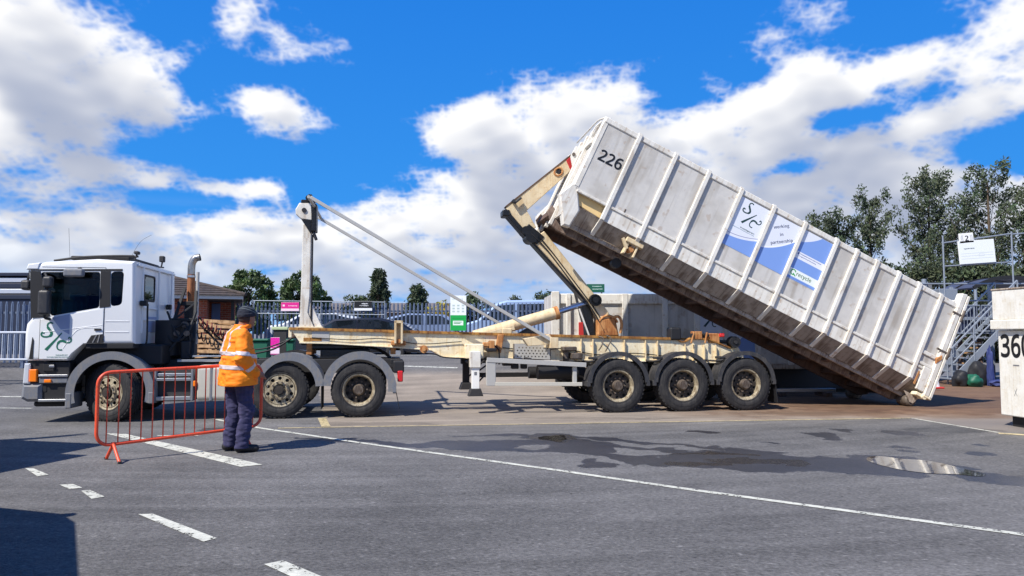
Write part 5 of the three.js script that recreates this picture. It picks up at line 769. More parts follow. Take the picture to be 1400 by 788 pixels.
// ---------------------------------------------------------------- containers
const RIBS = [0.76, 1.57, 2.32, 3.08, 3.84, 4.58, 5.34, 5.83, 6.32, 6.86, 7.37, 7.91];
function fullRib(s, top) { // a folded rib up the side, over the roof and tucked in below
  return [plate([[s - 0.045, 0.70], [s + 0.045, 0.70], [s + 0.045, top], [s - 0.045, top]], -0.075, 0.0, 0.012), bar([s, 0.715, -0.035], [s, 0.43, -0.33], 0.085, 0.06, [0, 0, 1], 0.008),
    box(s - 0.045, s + 0.045, top - 0.03, top + 0.04, -2.46, -0.04, 0.012), box(s - 0.045, s + 0.045, 0.7, top, -2.5, -2.43, 0.012)];
}
const PITCH = -25.4 * Math.PI / 180;
{
  const C = thing('hook_lift_container', 'long dirty white container 226 tipped up on the hook arm', 'container', onLorry(3.532, 3.359, 0));
  C.rotation.order = 'YXZ'; C.rotation.set(0, YAW, PITCH);
  const top = 2.56;
  // long sides: one pressed panel per bay
  const ends = [0.04, ...RIBS, 8.36];
  for (let i = 0; i < ends.length - 1; i++) { const a = ends[i], b = ends[i + 1]; part(C, 'side_panel', plate([[a, 1.02], [b, 1.02], [b, 2.5], [a, 2.5]], -0.08, -0.05, 0.004), M.contWhite); if (i > 0) part(C, 'lower_panel', plate([[a, 0.70], [b, 0.70], [b, 0.985], [a, 0.985]], -0.07, -0.042, 0.004), M.contRib); if (i > 0) part(C, 'under_panel', bar([(a + b) / 2, 0.70, -0.062], [(a + b) / 2, 0.44, -0.32], b - a, 0.02, [0, 0.7, 0.7], 0.002), M.contShadePaint); }
  part(C, 'far_side', box(0.04, 8.36, 0.6, 2.5, -2.44, -2.41, 0.006), M.contWhite);
  part(C, 'waist_rail', box(0.08, 8.3, 0.978, 1.032, -0.1, -0.018, 0.012), M.contRib); part(C, 'top_rail', [box(0.0, 8.4, 2.46, 2.58, -0.12, -0.025, 0.025)], M.contRib); part(C, 'top_rail', box(0.0, 8.4, 2.46, 2.58, -2.445, -2.37, 0.025), M.contRib);
  part(C, 'roof', box(0.02, 8.38, 2.50, 2.53, -2.4, -0.1, 0.005), M.contWhite);
  RIBS.forEach((s) => part(C, 'rib', fullRib(s, 2.57), M.contRib));
  part(C, 'front_wall', [box(0.0, 0.05, 0.45, 2.5, -2.42, -0.1, 0.01)], M.contWhite); part(C, 'front_post', plate([[-0.02, 1.06], [0.1, 1.06], [0.1, 2.6], [-0.02, 2.58]], -0.15, -0.04, 0.02), M.contRib); part(C, 'front_post', [box(-0.02, 0.1, 0.45, 2.58, -2.44, -2.34, 0.02)], M.contRib);
  for (const v of [0.62, 1.0, 1.5, 1.9]) part(C, 'front_stiffener', box(-0.07, 0.0, 0.3, 2.4, -v - 0.05, -v + 0.05, 0.01), M.contRib);
  part(C, 'front_stiffener', box(-0.06, 0.0, 2.0, 2.1, -2.4, -0.14, 0.01), M.contRib);
  const hb = sub(C, 'hook_bar'); part(hb, 'bail', [disc(-0.15, 1.93, -1.5, -1.0, 0.035, 14)], M.hub); part(hb, 'bail_plate', [plate([[0, 1.6], [0, 2.3], [-0.19, 2.0], [-0.19, 1.86]], -1.06, -1.02, 0.006), plate([[0, 1.6], [0, 2.3], [-0.19, 2.0], [-0.19, 1.86]], -1.48, -1.44, 0.006)], M.contRib);
  part(C, 'net_rail', [tube([[0.02, 2.62, -0.2], [-0.06, 2.6, -0.5], [-0.07, 2.56, -1.2], [-0.05, 2.6, -2.2]], 0.018, 20, 6), tube([[-0.03, 2.5, -0.18], [-0.09, 2.35, -0.2], [-0.09, 2.15, -0.22], [-0.03, 2.05, -0.2]], 0.015, 16, 6), bar([-0.04, 2.46, -0.2], [-0.04, 2.2, -0.35], 0.05, 0.02)], M.contRib);
  // the cut away corner at the front, its bracket and the pale wedge inside
  part(C, 'corner_wedge', plate([[0.08, 1.0], [0.74, 1.0], [0.74, 0.74], [0.26, 0.78]], -0.15, -0.13, 0.004), M.contOchre, 'ochre inner corner plate'); part(C, 'under_panel', bar([0.5, 0.76, -0.14], [0.5, 0.45, -0.36], 0.5, 0.02, [0, 0.7, 0.7], 0.002), M.contSill, 'slanting under panel with shade put into its brown colour');  // front under panel: its shade is painted in by the browner material
  part(C, 'corner_floor', box(0.28, 0.74, 0.5, 0.56, -0.6, -0.32, 0.01), M.contUnder);
  part(C, 'corner_bracket', [plate([[-0.20, 0.80], [-0.04, 1.12], [0.06, 1.10], [0.30, 0.68], [0.26, 0.30], [0.12, 0.28]], -0.26, -0.05, 0.03)], M.contRib); part(C, 'corner_bracket', [plate([[-0.02, 1.10], [0.10, 1.08], [0.20, 0.66], [0.12, 0.36], [-0.02, 0.30], [-0.16, 0.72]], -2.4, -2.16, 0.02)], M.contRib); part(C, 'corner_stay', bar([0.22, 0.66, -0.28], [0.34, 0.42, -0.34], 0.06, 0.06), M.contSill);
  part(C, 'corner_gusset', [plate([[0.34, 0.42], [0.62, 0.42], [0.4, 0.62]], -0.46, -0.44, 0.003)], M.contWhite);
  // floor, sill, runners
  part(C, 'floor', box(0.05, 8.36, 0.43, 0.6, -2.3, -0.35, 0.01), M.contUnder);
  part(C, 'sill', [plate([[0.3, 0.355], [8.2, 0.355], [8.3, 0.44], [0.3, 0.44]], -0.40, -0.34, 0.006)], M.contSill, 'brown grey sill under the slanting panels'); part(C, 'sill', plate([[0.3, 0.355], [8.2, 0.355], [8.3, 0.44], [0.3, 0.44]], -2.16, -2.1, 0.006), M.contSill);  // sill in a browner, darker tone than the ribs
  for (let i = 0; i < 11; i++) part(C, 'floor_bearer', box(0.7 + i * 0.7, 0.78 + i * 0.7, 0.32, 0.44, -2.1, -0.4, 0.006), M.contUnder);
  for (const v of [0.58, 1.66]) part(C, 'runner', [plate([[-0.16, 0.66], [-0.2, 0.5], [0.02, 0.29], [0.14, 0.25], [8.1, 0.25], [8.28, 0.36], [8.3, 0.44], [0.3, 0.44]], -v - 0.09, -v, 0.008)], v < 1 ? M.contRunner : M.contUnder, v < 1 ? 'brown near runner beam, the lighter of the pair' : 'rusty far runner beam with shade put into its darker colour');  // both runners are alike; the far one has shade painted into its colour
  part(C, 'runner_link', box(-0.16, 0.0, 0.42, 0.58, -1.7, -0.6, 0.02), M.contUnder); part(C, 'runner_stop', [disc(1.5, 0.2, -0.72, -0.56, 0.1, 16)], M.black);
  const lk = sub(C, 'locking_lug'); part(lk, 'lug', [box(1.36, 1.74, 0.56, 0.66, -0.28, -0.06, 0.02), box(1.42, 1.46, 0.34, 0.6, -0.3, -0.1, 0.01), box(1.62, 1.66, 0.34, 0.6, -0.3, -0.1, 0.01), bar([1.3, 0.6, -0.12], [1.46, 0.44, -0.12], 0.05, 0.08)], M.arm); part(lk, 'lug_pin', disc(1.54, 0.47, -0.3, -0.12, 0.06, 14), M.rustTan);
  part(C, 'pipe_stub', rod([1.1, 1.03, -0.06], [1.1, 1.11, -0.06], 0.02, 8), M.hub);
  // rear frame and door
  const rd = sub(C, 'rear_door'); part(rd, 'door_frame', [plate([[8.30, 0.5], [8.42, 0.5], [8.42, 2.82], [8.30, 2.80]], -0.16, 0.02, 0.015), plate([[8.30, 0.5], [8.42, 0.5], [8.42, 2.82], [8.30, 2.80]], -2.52, -2.36, 0.015), box(8.30, 8.42, 2.5, 2.66, -2.4, -0.1, 0.02)], M.contRib); part(rd, 'door_leaf', box(8.36, 8.44, 0.5, 2.6, -2.4, -0.12, 0.01), M.contWhite); part(rd, 'door_edge', box(8.43, 8.49, 0.5, 2.8, -0.16, 0.03, 0.012), M.contRib);
  part(rd, 'door_hinge', [disc(0, 0, -0.12, 0.12, 0.035, 12).rotateX(Math.PI / 2).translate(8.47, 1.5, 0.02), disc(0, 0, -0.12, 0.12, 0.035, 12).rotateX(Math.PI / 2).translate(8.47, 2.35, 0.02), box(8.2, 8.48, 1.48, 1.52, 0.0, 0.03, 0.006), box(8.24, 8.48, 2.33, 2.37, 0.0, 0.03, 0.006)], M.hub);
  part(C, 'rear_brace', [box(7.95, 8.34, 1.28, 1.36, -0.09, -0.02, 0.01), box(7.95, 8.34, 1.06, 1.12, -0.09, -0.02, 0.01), box(8.1, 8.3, 0.55, 1.06, -0.06, -0.01, 0.02)], M.contRib); part(C, 'rear_latch', [plate([[8.26, 1.30], [8.36, 1.42], [8.40, 1.34], [8.3, 1.2]], -0.02, 0.03, 0.01)], M.rustTan); part(C, 'rear_hinge', [box(8.16, 8.34, 0.44, 0.52, -0.2, -0.03, 0.02), disc(8.34, 0.47, -0.24, 0.01, 0.05, 16), box(8.3, 8.5, 0.46, 0.51, -0.16, 0.02, 0.02)], M.cream);
  const rr = sub(C, 'ground_roller'); for (const v of [0.36, 2.1]) { part(rr, 'roller', [toCreasedNormals(lathe([[0.03, 0.17], [0.10, 0.17], [0.125, 0.14], [0.125, -0.14], [0.10, -0.17], [0.03, -0.17]], 28), 0.5).translate(8.24, 0.335, -v)], M.hub); part(rr, 'roller_bracket', [plate([[7.98, 0.45], [8.36, 0.45], [8.28, 0.28], [8.2, 0.28]], -v + 0.18, -v + 0.2, 0.004)], M.contSill); }
  part(C, 'rust_hole', plate([[7.58, 0.83], [7.62, 0.86], [7.61, 0.90], [7.57, 0.88]], -0.052, -0.047, 0.001), M.rustTan); part(C, 'rust_hole', plate([[7.68, 0.83], [7.72, 0.87], [7.71, 0.91], [7.67, 0.88]], -0.052, -0.047, 0.001), M.rustTan); part(C, 'rust_hole', plate([[8.0, 0.62], [8.05, 0.62], [8.06, 0.9], [8.02, 0.92]], -0.012, -0.007, 0.001), M.rustTan);
  // number, posters
  printed(C, 'number', 0.54, 0.31, (g, w, h) => { g.fillStyle = '#15161a'; g.font = `${h * 0.98}px sans-serif`; g.textAlign = 'center'; g.textBaseline = 'middle'; g.lineWidth = h * 0.045; g.strokeStyle = '#15161a'; const m = g.measureText('226').width; g.save(); g.translate(w / 2, h * 0.54); g.scale(w * 0.95 / m, 1); g.fillText('226', 0, 0); g.strokeText('226', 0, 0); g.restore(); }, 512, 'black number 226').position.set(0.43, 1.86, -0.046);
  const bayPoster = (name, s0, s1, t0, t1, draw, label) => { const w = s1 - s0 - 0.1, h = t1 - t0, m = printed(C, name, w, h, draw, 512, label, false); m.position.set((s0 + s1) / 2, (t0 + t1) / 2, -0.0455); m.material.roughness = 0.45; };
  const BG = '#e4e8f2', BL = '#7d9fdf';
  bayPoster('poster', RIBS[3], RIBS[4], 1.40, 2.44, (g, w, h) => { g.fillStyle = BG; g.fillRect(0, 0, w, h); emblem(g, w * 0.16, h * 0.02, w * 0.72, '#1f3f3e'); g.fillStyle = '#3c5552'; fauxText(g, w * 0.34, h * 0.545, w * 0.5, h * 0.03, 4); g.fillStyle = '#93a3ac'; fauxText(g, w * 0.10, h * 0.585, w * 0.75, h * 0.022, 5);
    g.fillStyle = BL; g.beginPath(); g.moveTo(0, h * 0.80); g.quadraticCurveTo(w * 0.5, h * 0.80, w, h * 0.66); g.lineTo(w, h); g.lineTo(0, h); g.fill(); g.strokeStyle = '#8d8fb0'; g.lineWidth = h * 0.012; g.beginPath(); g.moveTo(0, h * 0.745); g.quadraticCurveTo(w * 0.5, h * 0.745, w, h * 0.61); g.stroke(); }, 'white poster with the flowing emblem');
  bayPoster('poster', RIBS[4], RIBS[5], 1.38, 2.44, (g, w, h) => { g.fillStyle = BG; g.fillRect(0, 0, w, h); g.fillStyle = BL; g.beginPath(); g.moveTo(0, h * 0.70); g.quadraticCurveTo(w * 0.5, h * 0.62, w, h * 0.30); g.lineTo(w, h); g.lineTo(0, h); g.fill(); g.strokeStyle = '#f4f6fb'; g.lineWidth = h * 0.03; g.beginPath(); g.moveTo(0, h * 0.69); g.quadraticCurveTo(w * 0.5, h * 0.61, w, h * 0.29); g.stroke();
    g.fillStyle = '#3a4366'; g.textAlign = 'center'; g.textBaseline = 'middle'; g.font = `bold ${w * 0.135}px sans-serif`; g.save(); g.translate(w * 0.47, h * 0.31); g.rotate(-0.56); g.fillText('working', w * 0.06, -h * 0.15); g.fillText('in', 0.03 * w, 0.0); g.fillText('partnership', w * 0.0, h * 0.135); g.restore(); }, 'poster reading working in partnership');
  bayPoster('poster', RIBS[5], RIBS[6], 1.40, 2.44, (g, w, h) => { g.fillStyle = BL; g.fillRect(0, 0, w, h); g.fillStyle = BG; g.beginPath(); g.moveTo(0, 0); g.lineTo(w * 0.62, 0); g.quadraticCurveTo(w * 0.4, h * 0.16, 0, h * 0.26); g.fill(); g.fillStyle = '#e9ebf3'; g.fillRect(0, h * 0.44, w, h * 0.14); g.fillStyle = '#5b6a9c'; g.fillRect(w * 0.06, h * 0.46, w * 0.05, h * 0.04); fauxText(g, w * 0.14, h * 0.465, w * 0.76, h * 0.022, 12); fauxText(g, w * 0.14, h * 0.51, w * 0.6, h * 0.022, 13); g.fillStyle = '#eef4ef'; g.fillRect(0, h * 0.79, w, h * 0.155); g.strokeStyle = '#2f9c4c'; g.lineWidth = h * 0.02; g.beginPath(); g.arc(w * 0.16, h * 0.86, h * 0.05, 0.6, 6.0); g.stroke(); g.beginPath(); g.moveTo(w * 0.17, h * 0.88); g.lineTo(w * 0.27, h * 0.92); g.stroke(); g.fillStyle = '#5a7f63'; g.font = `bold ${h * 0.1}px sans-serif`; g.textBaseline = 'middle'; g.fillText('recycle', w * 0.27, h * 0.86); g.fillStyle = '#5c78bd'; fauxText(g, w * 0.08, h * 0.965, w * 0.7, h * 0.018, 14); }, 'blue poster with two white strips');
}
{ // the container standing behind the trailer
  const C = thing('parked_container', 'white ribbed container standing behind the trailer in its shadow', 'container', [1.02, 0.62, -18.0], 0.04), L = 6.5, H = 1.85;
  const bays = [0.02, 0.66, 1.75, 2.74, 3.53, 4.23, 5.04, 5.85, L - 0.02];
  for (let i = 0; i < bays.length - 1; i++) part(C, 'side_panel', box(bays[i], bays[i + 1], 0.12, H - 0.2, -0.1, -0.07, 0.006), M.contWhite);
  bays.slice(1, -1).forEach((b) => part(C, 'rib', box(b - 0.07, b + 0.07, 0.1, H, -0.07, 0.0, 0.012), M.contRib));
  part(C, 'top_rail', box(0, L, H - 0.26, H, -0.12, -0.015, 0.03), M.contRib); part(C, 'bottom_rail', box(0, L, 0, 0.14, -0.12, -0.015, 0.02), M.contSill); part(C, 'far_side', box(0, L, 0, H, -2.4, -2.36, 0.01), M.contWhite); part(C, 'roof', box(0, L, H - 0.06, H - 0.03, -2.38, -0.1, 0.005), M.contWhite); part(C, 'end_wall', box(-0.04, 0, 0, H, -2.4, -0.02, 0.01), M.contWhite); part(C, 'end_wall', box(L, L + 0.04, 0, H, -2.4, -0.02, 0.01), M.contWhite); part(C, 'floor', box(0, L, 0, 0.1, -2.36, -0.13, 0.01), M.contUnder); for (const z of [-0.7, -1.7]) part(C, 'skid', box(0.1, L - 0.1, -0.6, 0.0, z - 0.1, z + 0.1, 0.01), M.black);
  part(C, 'end_post', [box(-0.06, 0.14, 0.0, H + 0.05, -0.05, 0.03, 0.02), box(0.3, 0.42, 0.0, H, -0.05, 0.02, 0.02)], M.contRib); part(C, 'latch_box', [box(0.6, 0.74, 0.55, 1.15, 0.0, 0.06, 0.01)], M.redPaint, 'red latch cover'); part(C, 'latch', [box(0.7, 1.0, 0.52, 0.62, 0.0, 0.05, 0.02), bar([0.5, 1.9, 0.02], [0.9, 0.3, 0.02], 0.05, 0.03)], M.darkSteel);
  const hk = part(C, 'roof_hook', tube([[2.8, H - 0.16, 0.03], [2.88, H - 0.1, 0.05], [2.98, H - 0.02, 0.05]], 0.016, 10, 6), M.black);
  printed(C, 'emblem_print', 0.66, 0.66, (g, w) => emblem(g, w * 0.08, w * 0.02, w * 0.84, '#24434e'), 256, 'flowing emblem').position.set(3.88, 1.27, -0.064);
  printed(C, 'poster', 0.56, 1.3, (g, w, h) => { g.fillStyle = '#e2e8f2'; g.fillRect(0, 0, w, h); }, 64, null, false).position.set(3.88, 0.9, -0.0675);
  printed(C, 'poster', 0.67, 1.2, (g, w, h) => { g.fillStyle = '#dfe6f1'; g.fillRect(0, 0, w, h); g.fillStyle = '#86a3dc'; g.beginPath(); g.moveTo(0, h * 0.8); g.quadraticCurveTo(w * 0.6, h * 0.6, w, h * 0.2); g.lineTo(w, h); g.lineTo(0, h); g.fill(); }, 128, 'pale blue poster', false).position.set(4.635, 0.85, -0.0675);
}
{ // container 360 at the right edge: long side towards the yard, its corner in view
  const C = thing('numbered_container', 'white container marked 360 at the right edge of the picture', 'container', [8.0, 0, -12.2], -1.45), L = 5.2, H = 2.2;
  part(C, 'side_panel', [box(0.0, L, 0.17, 1.55, -2.3, -0.0, 0.02)], M.cont360); part(C, 'top_band', box(-0.04, L + 0.04, 1.72, H, -2.34, 0.05, 0.015), M.cont360); part(C, 'lip', [box(-0.07, L + 0.07, 1.56, 1.72, -2.37, 0.08, 0.02)], M.cont360);
  part(C, 'rust_rim', [box(-0.05, L + 0.05, H, H + 0.03, -2.35, 0.06, 0.01)], M.contSill);
  part(C, 'skid', [box(0.12, L - 0.1, 0.0, 0.17, -0.5, -0.1, 0.01), box(0.12, L - 0.1, 0.0, 0.17, -2.1, -1.7, 0.01)], M.black);
  printed(C, 'number', 0.66, 0.44, (g, w, h) => { g.fillStyle = '#15161a'; g.font = `${h * 1.1}px sans-serif`; g.textBaseline = 'middle'; const m = g.measureText('360').width; g.save(); g.translate(w * 0.02, h * 0.54); g.scale(w * 0.95 / m, 1); g.lineWidth = h * 0.05; g.strokeStyle = '#15161a'; g.fillText('360', 0, 0); g.strokeText('360', 0, 0); g.restore(); }, 512, 'black number 360').position.set(0.37, 1.31, 0.0045);
  part(C, 'scratch', [bar([0.3, 0.5, 0.003], [0.36, 0.62, 0.003], 0.006, 0.002), bar([0.36, 0.5, 0.003], [0.31, 0.6, 0.003], 0.006, 0.002), box(0.3, 0.42, 0.98, 1.0, 0.001, 0.004, 0)], M.greyPlastic);
}
{ // loose steel bar, and a dark skip added to fill in the black shadow
  const t = thing('steel_bar', 'pale steel bar lying on timber under the tipped container', 'bar', [6.9, 0, -17.6], 0.06); part(t, 'bar', box(-0.9, 0.75, 0.12, 0.2, -0.08, 0.08, 0.01), M.alu); part(t, 'timber', [box(-0.7, -0.55, 0, 0.12, -0.3, 0.3, 0.01), box(0.4, 0.55, 0, 0.12, -0.3, 0.3, 0.01)], M.contUnder);
  const d = thing('dark_fill_skip', 'low dark skip added to fill the black shadow behind the tipped container', 'skip', [8.2, 0, -18.8], 0.04); part(d, 'shell', [plate([[-1.9, 0.75], [-1.5, 0.1], [1.3, 0.1], [1.7, 0.75], [1.6, 0.75], [1.25, 0.16], [-1.45, 0.16], [-1.8, 0.75]], -1.6, 0, 0.01), plate([[-1.88, 0.74], [-1.5, 0.12], [1.3, 0.12], [1.68, 0.74]], -0.04, 0, 0.006), plate([[-1.88, 0.74], [-1.5, 0.12], [1.3, 0.12], [1.68, 0.74]], -1.6, -1.56, 0.006)], M.darkSteel); part(d, 'skid', [box(-1.2, 1.0, 0, 0.1, -0.4, -0.2, 0.01), box(-1.2, 1.0, 0, 0.1, -1.4, -1.2, 0.01)], M.black);
}

// ---------------------------------------------------------------- the stairs and the sign on the right
{
  const G = thing('access_stair', 'grey steel stair with handrails climbing behind the tipped container', 'stair', [12.7, 0, -21.6]);
  const a = [0.1, 0.05], b = [2.1, 2.05];
  for (const z of [0, -1.0]) { part(G, 'stringer', bar([a[0], a[1] + 0.05, z], [b[0], b[1] + 0.05, z], 0.2, 0.03), M.galv); part(G, 'handrail', [bar([a[0], a[1] + 1.0, z], [b[0], b[1] + 1.0, z], 0.045, 0.045), bar([a[0], a[1] + 0.55, z], [b[0], b[1] + 0.55, z], 0.035, 0.035)], M.galv); for (let i = 0; i <= 3; i++) part(G, 'post', rod([lerp(a[0], b[0], i / 3), lerp(a[1], b[1], i / 3), z], [lerp(a[0], b[0], i / 3), lerp(a[1], b[1], i / 3) + 1.0, z], 0.024, 8), M.galv); }
  for (let i = 0; i < 10; i++) part(G, 'tread', box(lerp(a[0], b[0], (i + 0.5) / 10) - 0.12, lerp(a[0], b[0], (i + 0.5) / 10) + 0.12, lerp(a[1], b[1], (i + 0.5) / 10), lerp(a[1], b[1], (i + 0.5) / 10) + 0.035, -0.98, -0.02, 0.004), M.galv);
  const H = thing('raised_platform', 'grey steel platform with mesh panels behind the stair', 'platform', [12.5, 0, -23.2]);
  part(H, 'deck', box(-2, 6, 1.9, 2.0, -1.6, 0.6, 0.01), M.galv); for (const x of [-1.9, 0.2, 2.2, 4.2, 5.9]) for (const z of [-1.5, 0.5]) part(H, 'post', box(x - 0.05, x + 0.05, 0, 3.05, z - 0.05, z + 0.05, 0.01), M.galv);
  for (const y of [2.5, 3.02]) part(H, 'handrail', [rod([-2, y, 0.55], [6, y, 0.55], 0.025, 8)], M.galv);
  for (let k = 0; k < 2; k++) { const x0 = 0.9 + k * 0.95, bars = []; for (let i = 0; i <= 9; i++) bars.push(rod([x0 + i * 0.1, 1.5, 0.62], [x0 + i * 0.1, 2.35, 0.62], 0.009, 5)); const p = part(H, 'mesh_panel', rod([x0, 1.5, 0.62], [x0 + 0.9, 1.5, 0.62], 0.02), M.galv); part(p, 'rail', rod([x0, 2.35, 0.62], [x0 + 0.9, 2.35, 0.62], 0.02), M.galv); bars.forEach((g) => part(p, 'bar', g, M.galv)); part(p, 'backing', box(x0, x0 + 0.9, 1.5, 2.35, 0.5, 0.52, 0.004), std({ color: srgb(48, 56, 84), roughness: 0.6 })); }
  part(H, 'brace', [bar([0.3, 1.0, 0.5], [1.9, 2.3, 0.5], 0.05, 0.03), bar([1.4, 1.2, 0.6], [2.6, 2.3, 0.6], 0.06, 0.03)], M.galv);
  const K = thing('control_cabin', 'grey equipment cabinets standing on the steel platform', 'cabinet', [13.0, 2.0, -24.0]); part(K, 'cabinet', box(-0.6, 0.2, 0, 0.8, -0.5, 0, 0.02), M.galv); part(K, 'cabinet', box(0.9, 1.5, 0.0, 0.95, -0.6, 0, 0.02), M.galv); part(K, 'cabinet', box(0.35, 0.62, 0, 1.1, -0.4, 0.1, 0.02), M.greyPlastic); part(K, 'vent_pipe', rod([0.3, 0.0, 0.2], [0.3, 1.25, 0.2], 0.07, 12), M.galv);
  const T2 = thing('timber_stair', 'weathered open stair with timber treads seen under the steel stair', 'stair', [13.75, 0, -22.3]);
  for (let i = 0; i < 13; i++) part(T2, 'tread', box(-0.15 + i * 0.055 - (i > 8 ? 0.02 : 0), 0.45 + i * 0.05, 0.1 + i * 0.155, 0.145 + i * 0.155, -0.4 - i * 0.08, -0.12 - i * 0.08, 0.004), M.pallet);
  part(T2, 'stringer', [bar([-0.16, 0.0, -0.2], [0.5, 2.05, -1.25], 0.05, 0.16), bar([0.46, 0.0, -0.2], [1.1, 2.05, -1.25], 0.05, 0.16)], M.contUnder);
  const canopy = thing('canopy', 'dark curved canopy roof beyond the platform at the right', 'canopy', [16.9, 0, -25]); part(canopy, 'roof', toCreasedNormals(arcBand(0, 1.0, 2.36, 2.42, 58, 122, -2, 0), 0.4), std({ color: srgb(70, 74, 92), roughness: 0.5 })); part(canopy, 'rib', [arcBand(0, 1.0, 2.34, 2.46, 58, 122, 0, 0.05), arcBand(0, 1.0, 2.34, 2.46, 58, 122, -1, -0.95)], M.black); part(canopy, 'post', [rod([-1.2, 0, 0], [-1.2, 3.05, 0], 0.05)], M.galv); part(canopy, 'post', [rod([1.2, 0, 0], [1.2, 3.05, 0], 0.05)], M.galv);
  // gantry with its boards
  const S2 = thing('sign_gantry', 'tall tube frame carrying the number two board', 'sign frame', [12.9, 0, -22]);
  for (const x of [0.0, 2.06]) part(S2, 'post', rod([x, 0, 0], [x, 4.42 + x * 0.06, 0], 0.024, 10), M.galv); part(S2, 'crossbar', rod([0, 4.2, 0], [2.06, 4.48, 0], 0.022, 8), M.galv); part(S2, 'crossbar', rod([0, 3.50, 0], [2.06, 3.63, 0], 0.022, 8), M.galv); part(S2, 'crossbar', rod([2.06, 4.46, 0], [5, 4.7, 0], 0.022, 8), M.galv);
  const sg = (name, label, pts, draw, w, h, x, y, r) => { const t = thing(name, label, 'sign', [x, y, -21.94]); t.rotation.z = r; part(t, 'panel', box(-w / 2, w / 2, -h / 2, h / 2, -0.03, 0, 0.005), M.white); printed(t, 'print', w - 0.02, h - 0.02, draw, 256, null, false).position.z = 0.004; };
  sg('number_sign', 'small square sign with the number 2 on top of the frame', 0, (g, w, h) => { g.fillStyle = '#eef0ee'; g.fillRect(0, 0, w, h); g.fillStyle = '#2a2c30'; g.textAlign = 'center'; g.textBaseline = 'middle'; g.font = `bold ${h * 0.8}px sans-serif`; g.fillText('2', w * 0.52, h * 0.54); g.strokeStyle = '#9a9ea2'; g.lineWidth = w * 0.035; for (const s of [-1, 1]) for (const q of [0.3, 0.4]) { g.beginPath(); g.ellipse(w * (0.52), h * 0.5, w * q, h * 0.62, 0, s > 0 ? -0.55 : Math.PI - 0.55, s > 0 ? 0.55 : Math.PI + 0.55); g.stroke(); } }, 0.43, 0.3, 13.57, 4.34, 0.09);
  sg('information_board', 'large white information board on the tube frame', 0, (g, w, h) => { g.fillStyle = '#e8eeee'; g.fillRect(0, 0, w, h); g.fillStyle = '#6d7880'; fauxText(g, w * 0.14, h * 0.31, w * 0.3, h * 0.07, 21); g.fillStyle = '#a9b4bb'; fauxText(g, w * 0.02, h * 0.05, w * 0.14, h * 0.04, 22); for (const y of [0.55, 0.66, 0.78]) g.fillRect(w * 0.05, h * y, w * 0.9, h * 0.012); g.strokeStyle = '#b9c2c7'; g.lineWidth = 2; g.strokeRect(w * 0.55, h * 0.6, w * 0.14, h * 0.1); }, 1.08, 0.7, 13.87, 3.93, 0.07);
}
{
  const wall = thing('block_wall', 'tan boarded wall beside the container marked 360', 'wall', [14.9, 0, -21.9], 0.2); part(wall, 'board', box(-0.5, 0.8, 0.1, 1.15, -0.1, 0, 0.01), std({ map: grimeTex(S(176, 156, 130), S(140, 120, 98), S(110, 90, 70), 0.8, 0.3, 256, 60), roughness: 0.9 })); part(wall, 'base', box(-0.5, 0.8, 0.0, 0.1, -0.12, 0.02, 0.01), M.contUnder);
  const crumple = (name, label, cat, pos, s, mat, seed, n = 3) => { const g = new THREE.IcosahedronGeometry(1, 5), p = g.attributes.position, v = V3(); for (let i = 0; i < p.count; i++) { v.fromBufferAttribute(p, i); const f = 0.85 + 0.5 * (n3(v.x * n * 0.5 + seed, v.y * n * 0.5 + 9, v.z * n * 0.5 + 14) - 0.5) + 0.25 * Math.abs(n3(v.x * n + seed + 30, v.y * n + 30, v.z * n + 30) - 0.5); p.setXYZ(i, v.x * f * s[0], Math.max(0, v.y * f * s[1] + s[1] * 0.7), v.z * f * s[2]); } const t = thing(name, label, cat, pos); part(t, 'sheet', toCreasedNormals(mergeVertices(tidy(g.deleteAttribute('uv').deleteAttribute('normal'))), 0.9), mat); return t; };
  crumple('blue_tarpaulin', 'crumpled blue tarpaulin lying at the foot of the stairs', 'tarpaulin', [13.95, 0, -20.9], [0.5, 0.16, 0.3], M.blue, 3, 4); crumple('blue_tarpaulin', 'blue tarpaulin hanging upright under the stairs', 'tarpaulin', [13.65, 0, -21.2], [0.1, 0.66, 0.12], M.blue, 8, 6); crumple('green_bag', 'dark green bag on the ground under the stairs', 'bag', [13.0, 0, -20.9], [0.26, 0.22, 0.2], M.green, 13, 3); crumple('rubble_sack', 'black refuse sack in the dark under the stairs', 'sack', [12.75, 0, -21.1], [0.28, 0.3, 0.25], M.black, 17, 3); crumple('rubble_sack', 'second black sack behind the green bag', 'sack', [13.5, 0, -21.5], [0.3, 0.42, 0.25], M.black, 23, 3);
  const cone = thing('traffic_cone', 'red and white traffic cone behind the container door', 'cone', [11.5, 0, -20.3]); part(cone, 'body', lathe([[0.001, 0.72], [0.035, 0.7], [0.08, 0.45]], 20).rotateX(-Math.PI / 2), M.redPaint); part(cone, 'sleeve', lathe([[0.08, 0.45], [0.16, 0.05]], 20).rotateX(-Math.PI / 2), M.white); part(cone, 'base', box(-0.2, 0.2, 0, 0.05, -0.2, 0.2, 0.02), M.redPaint);
}
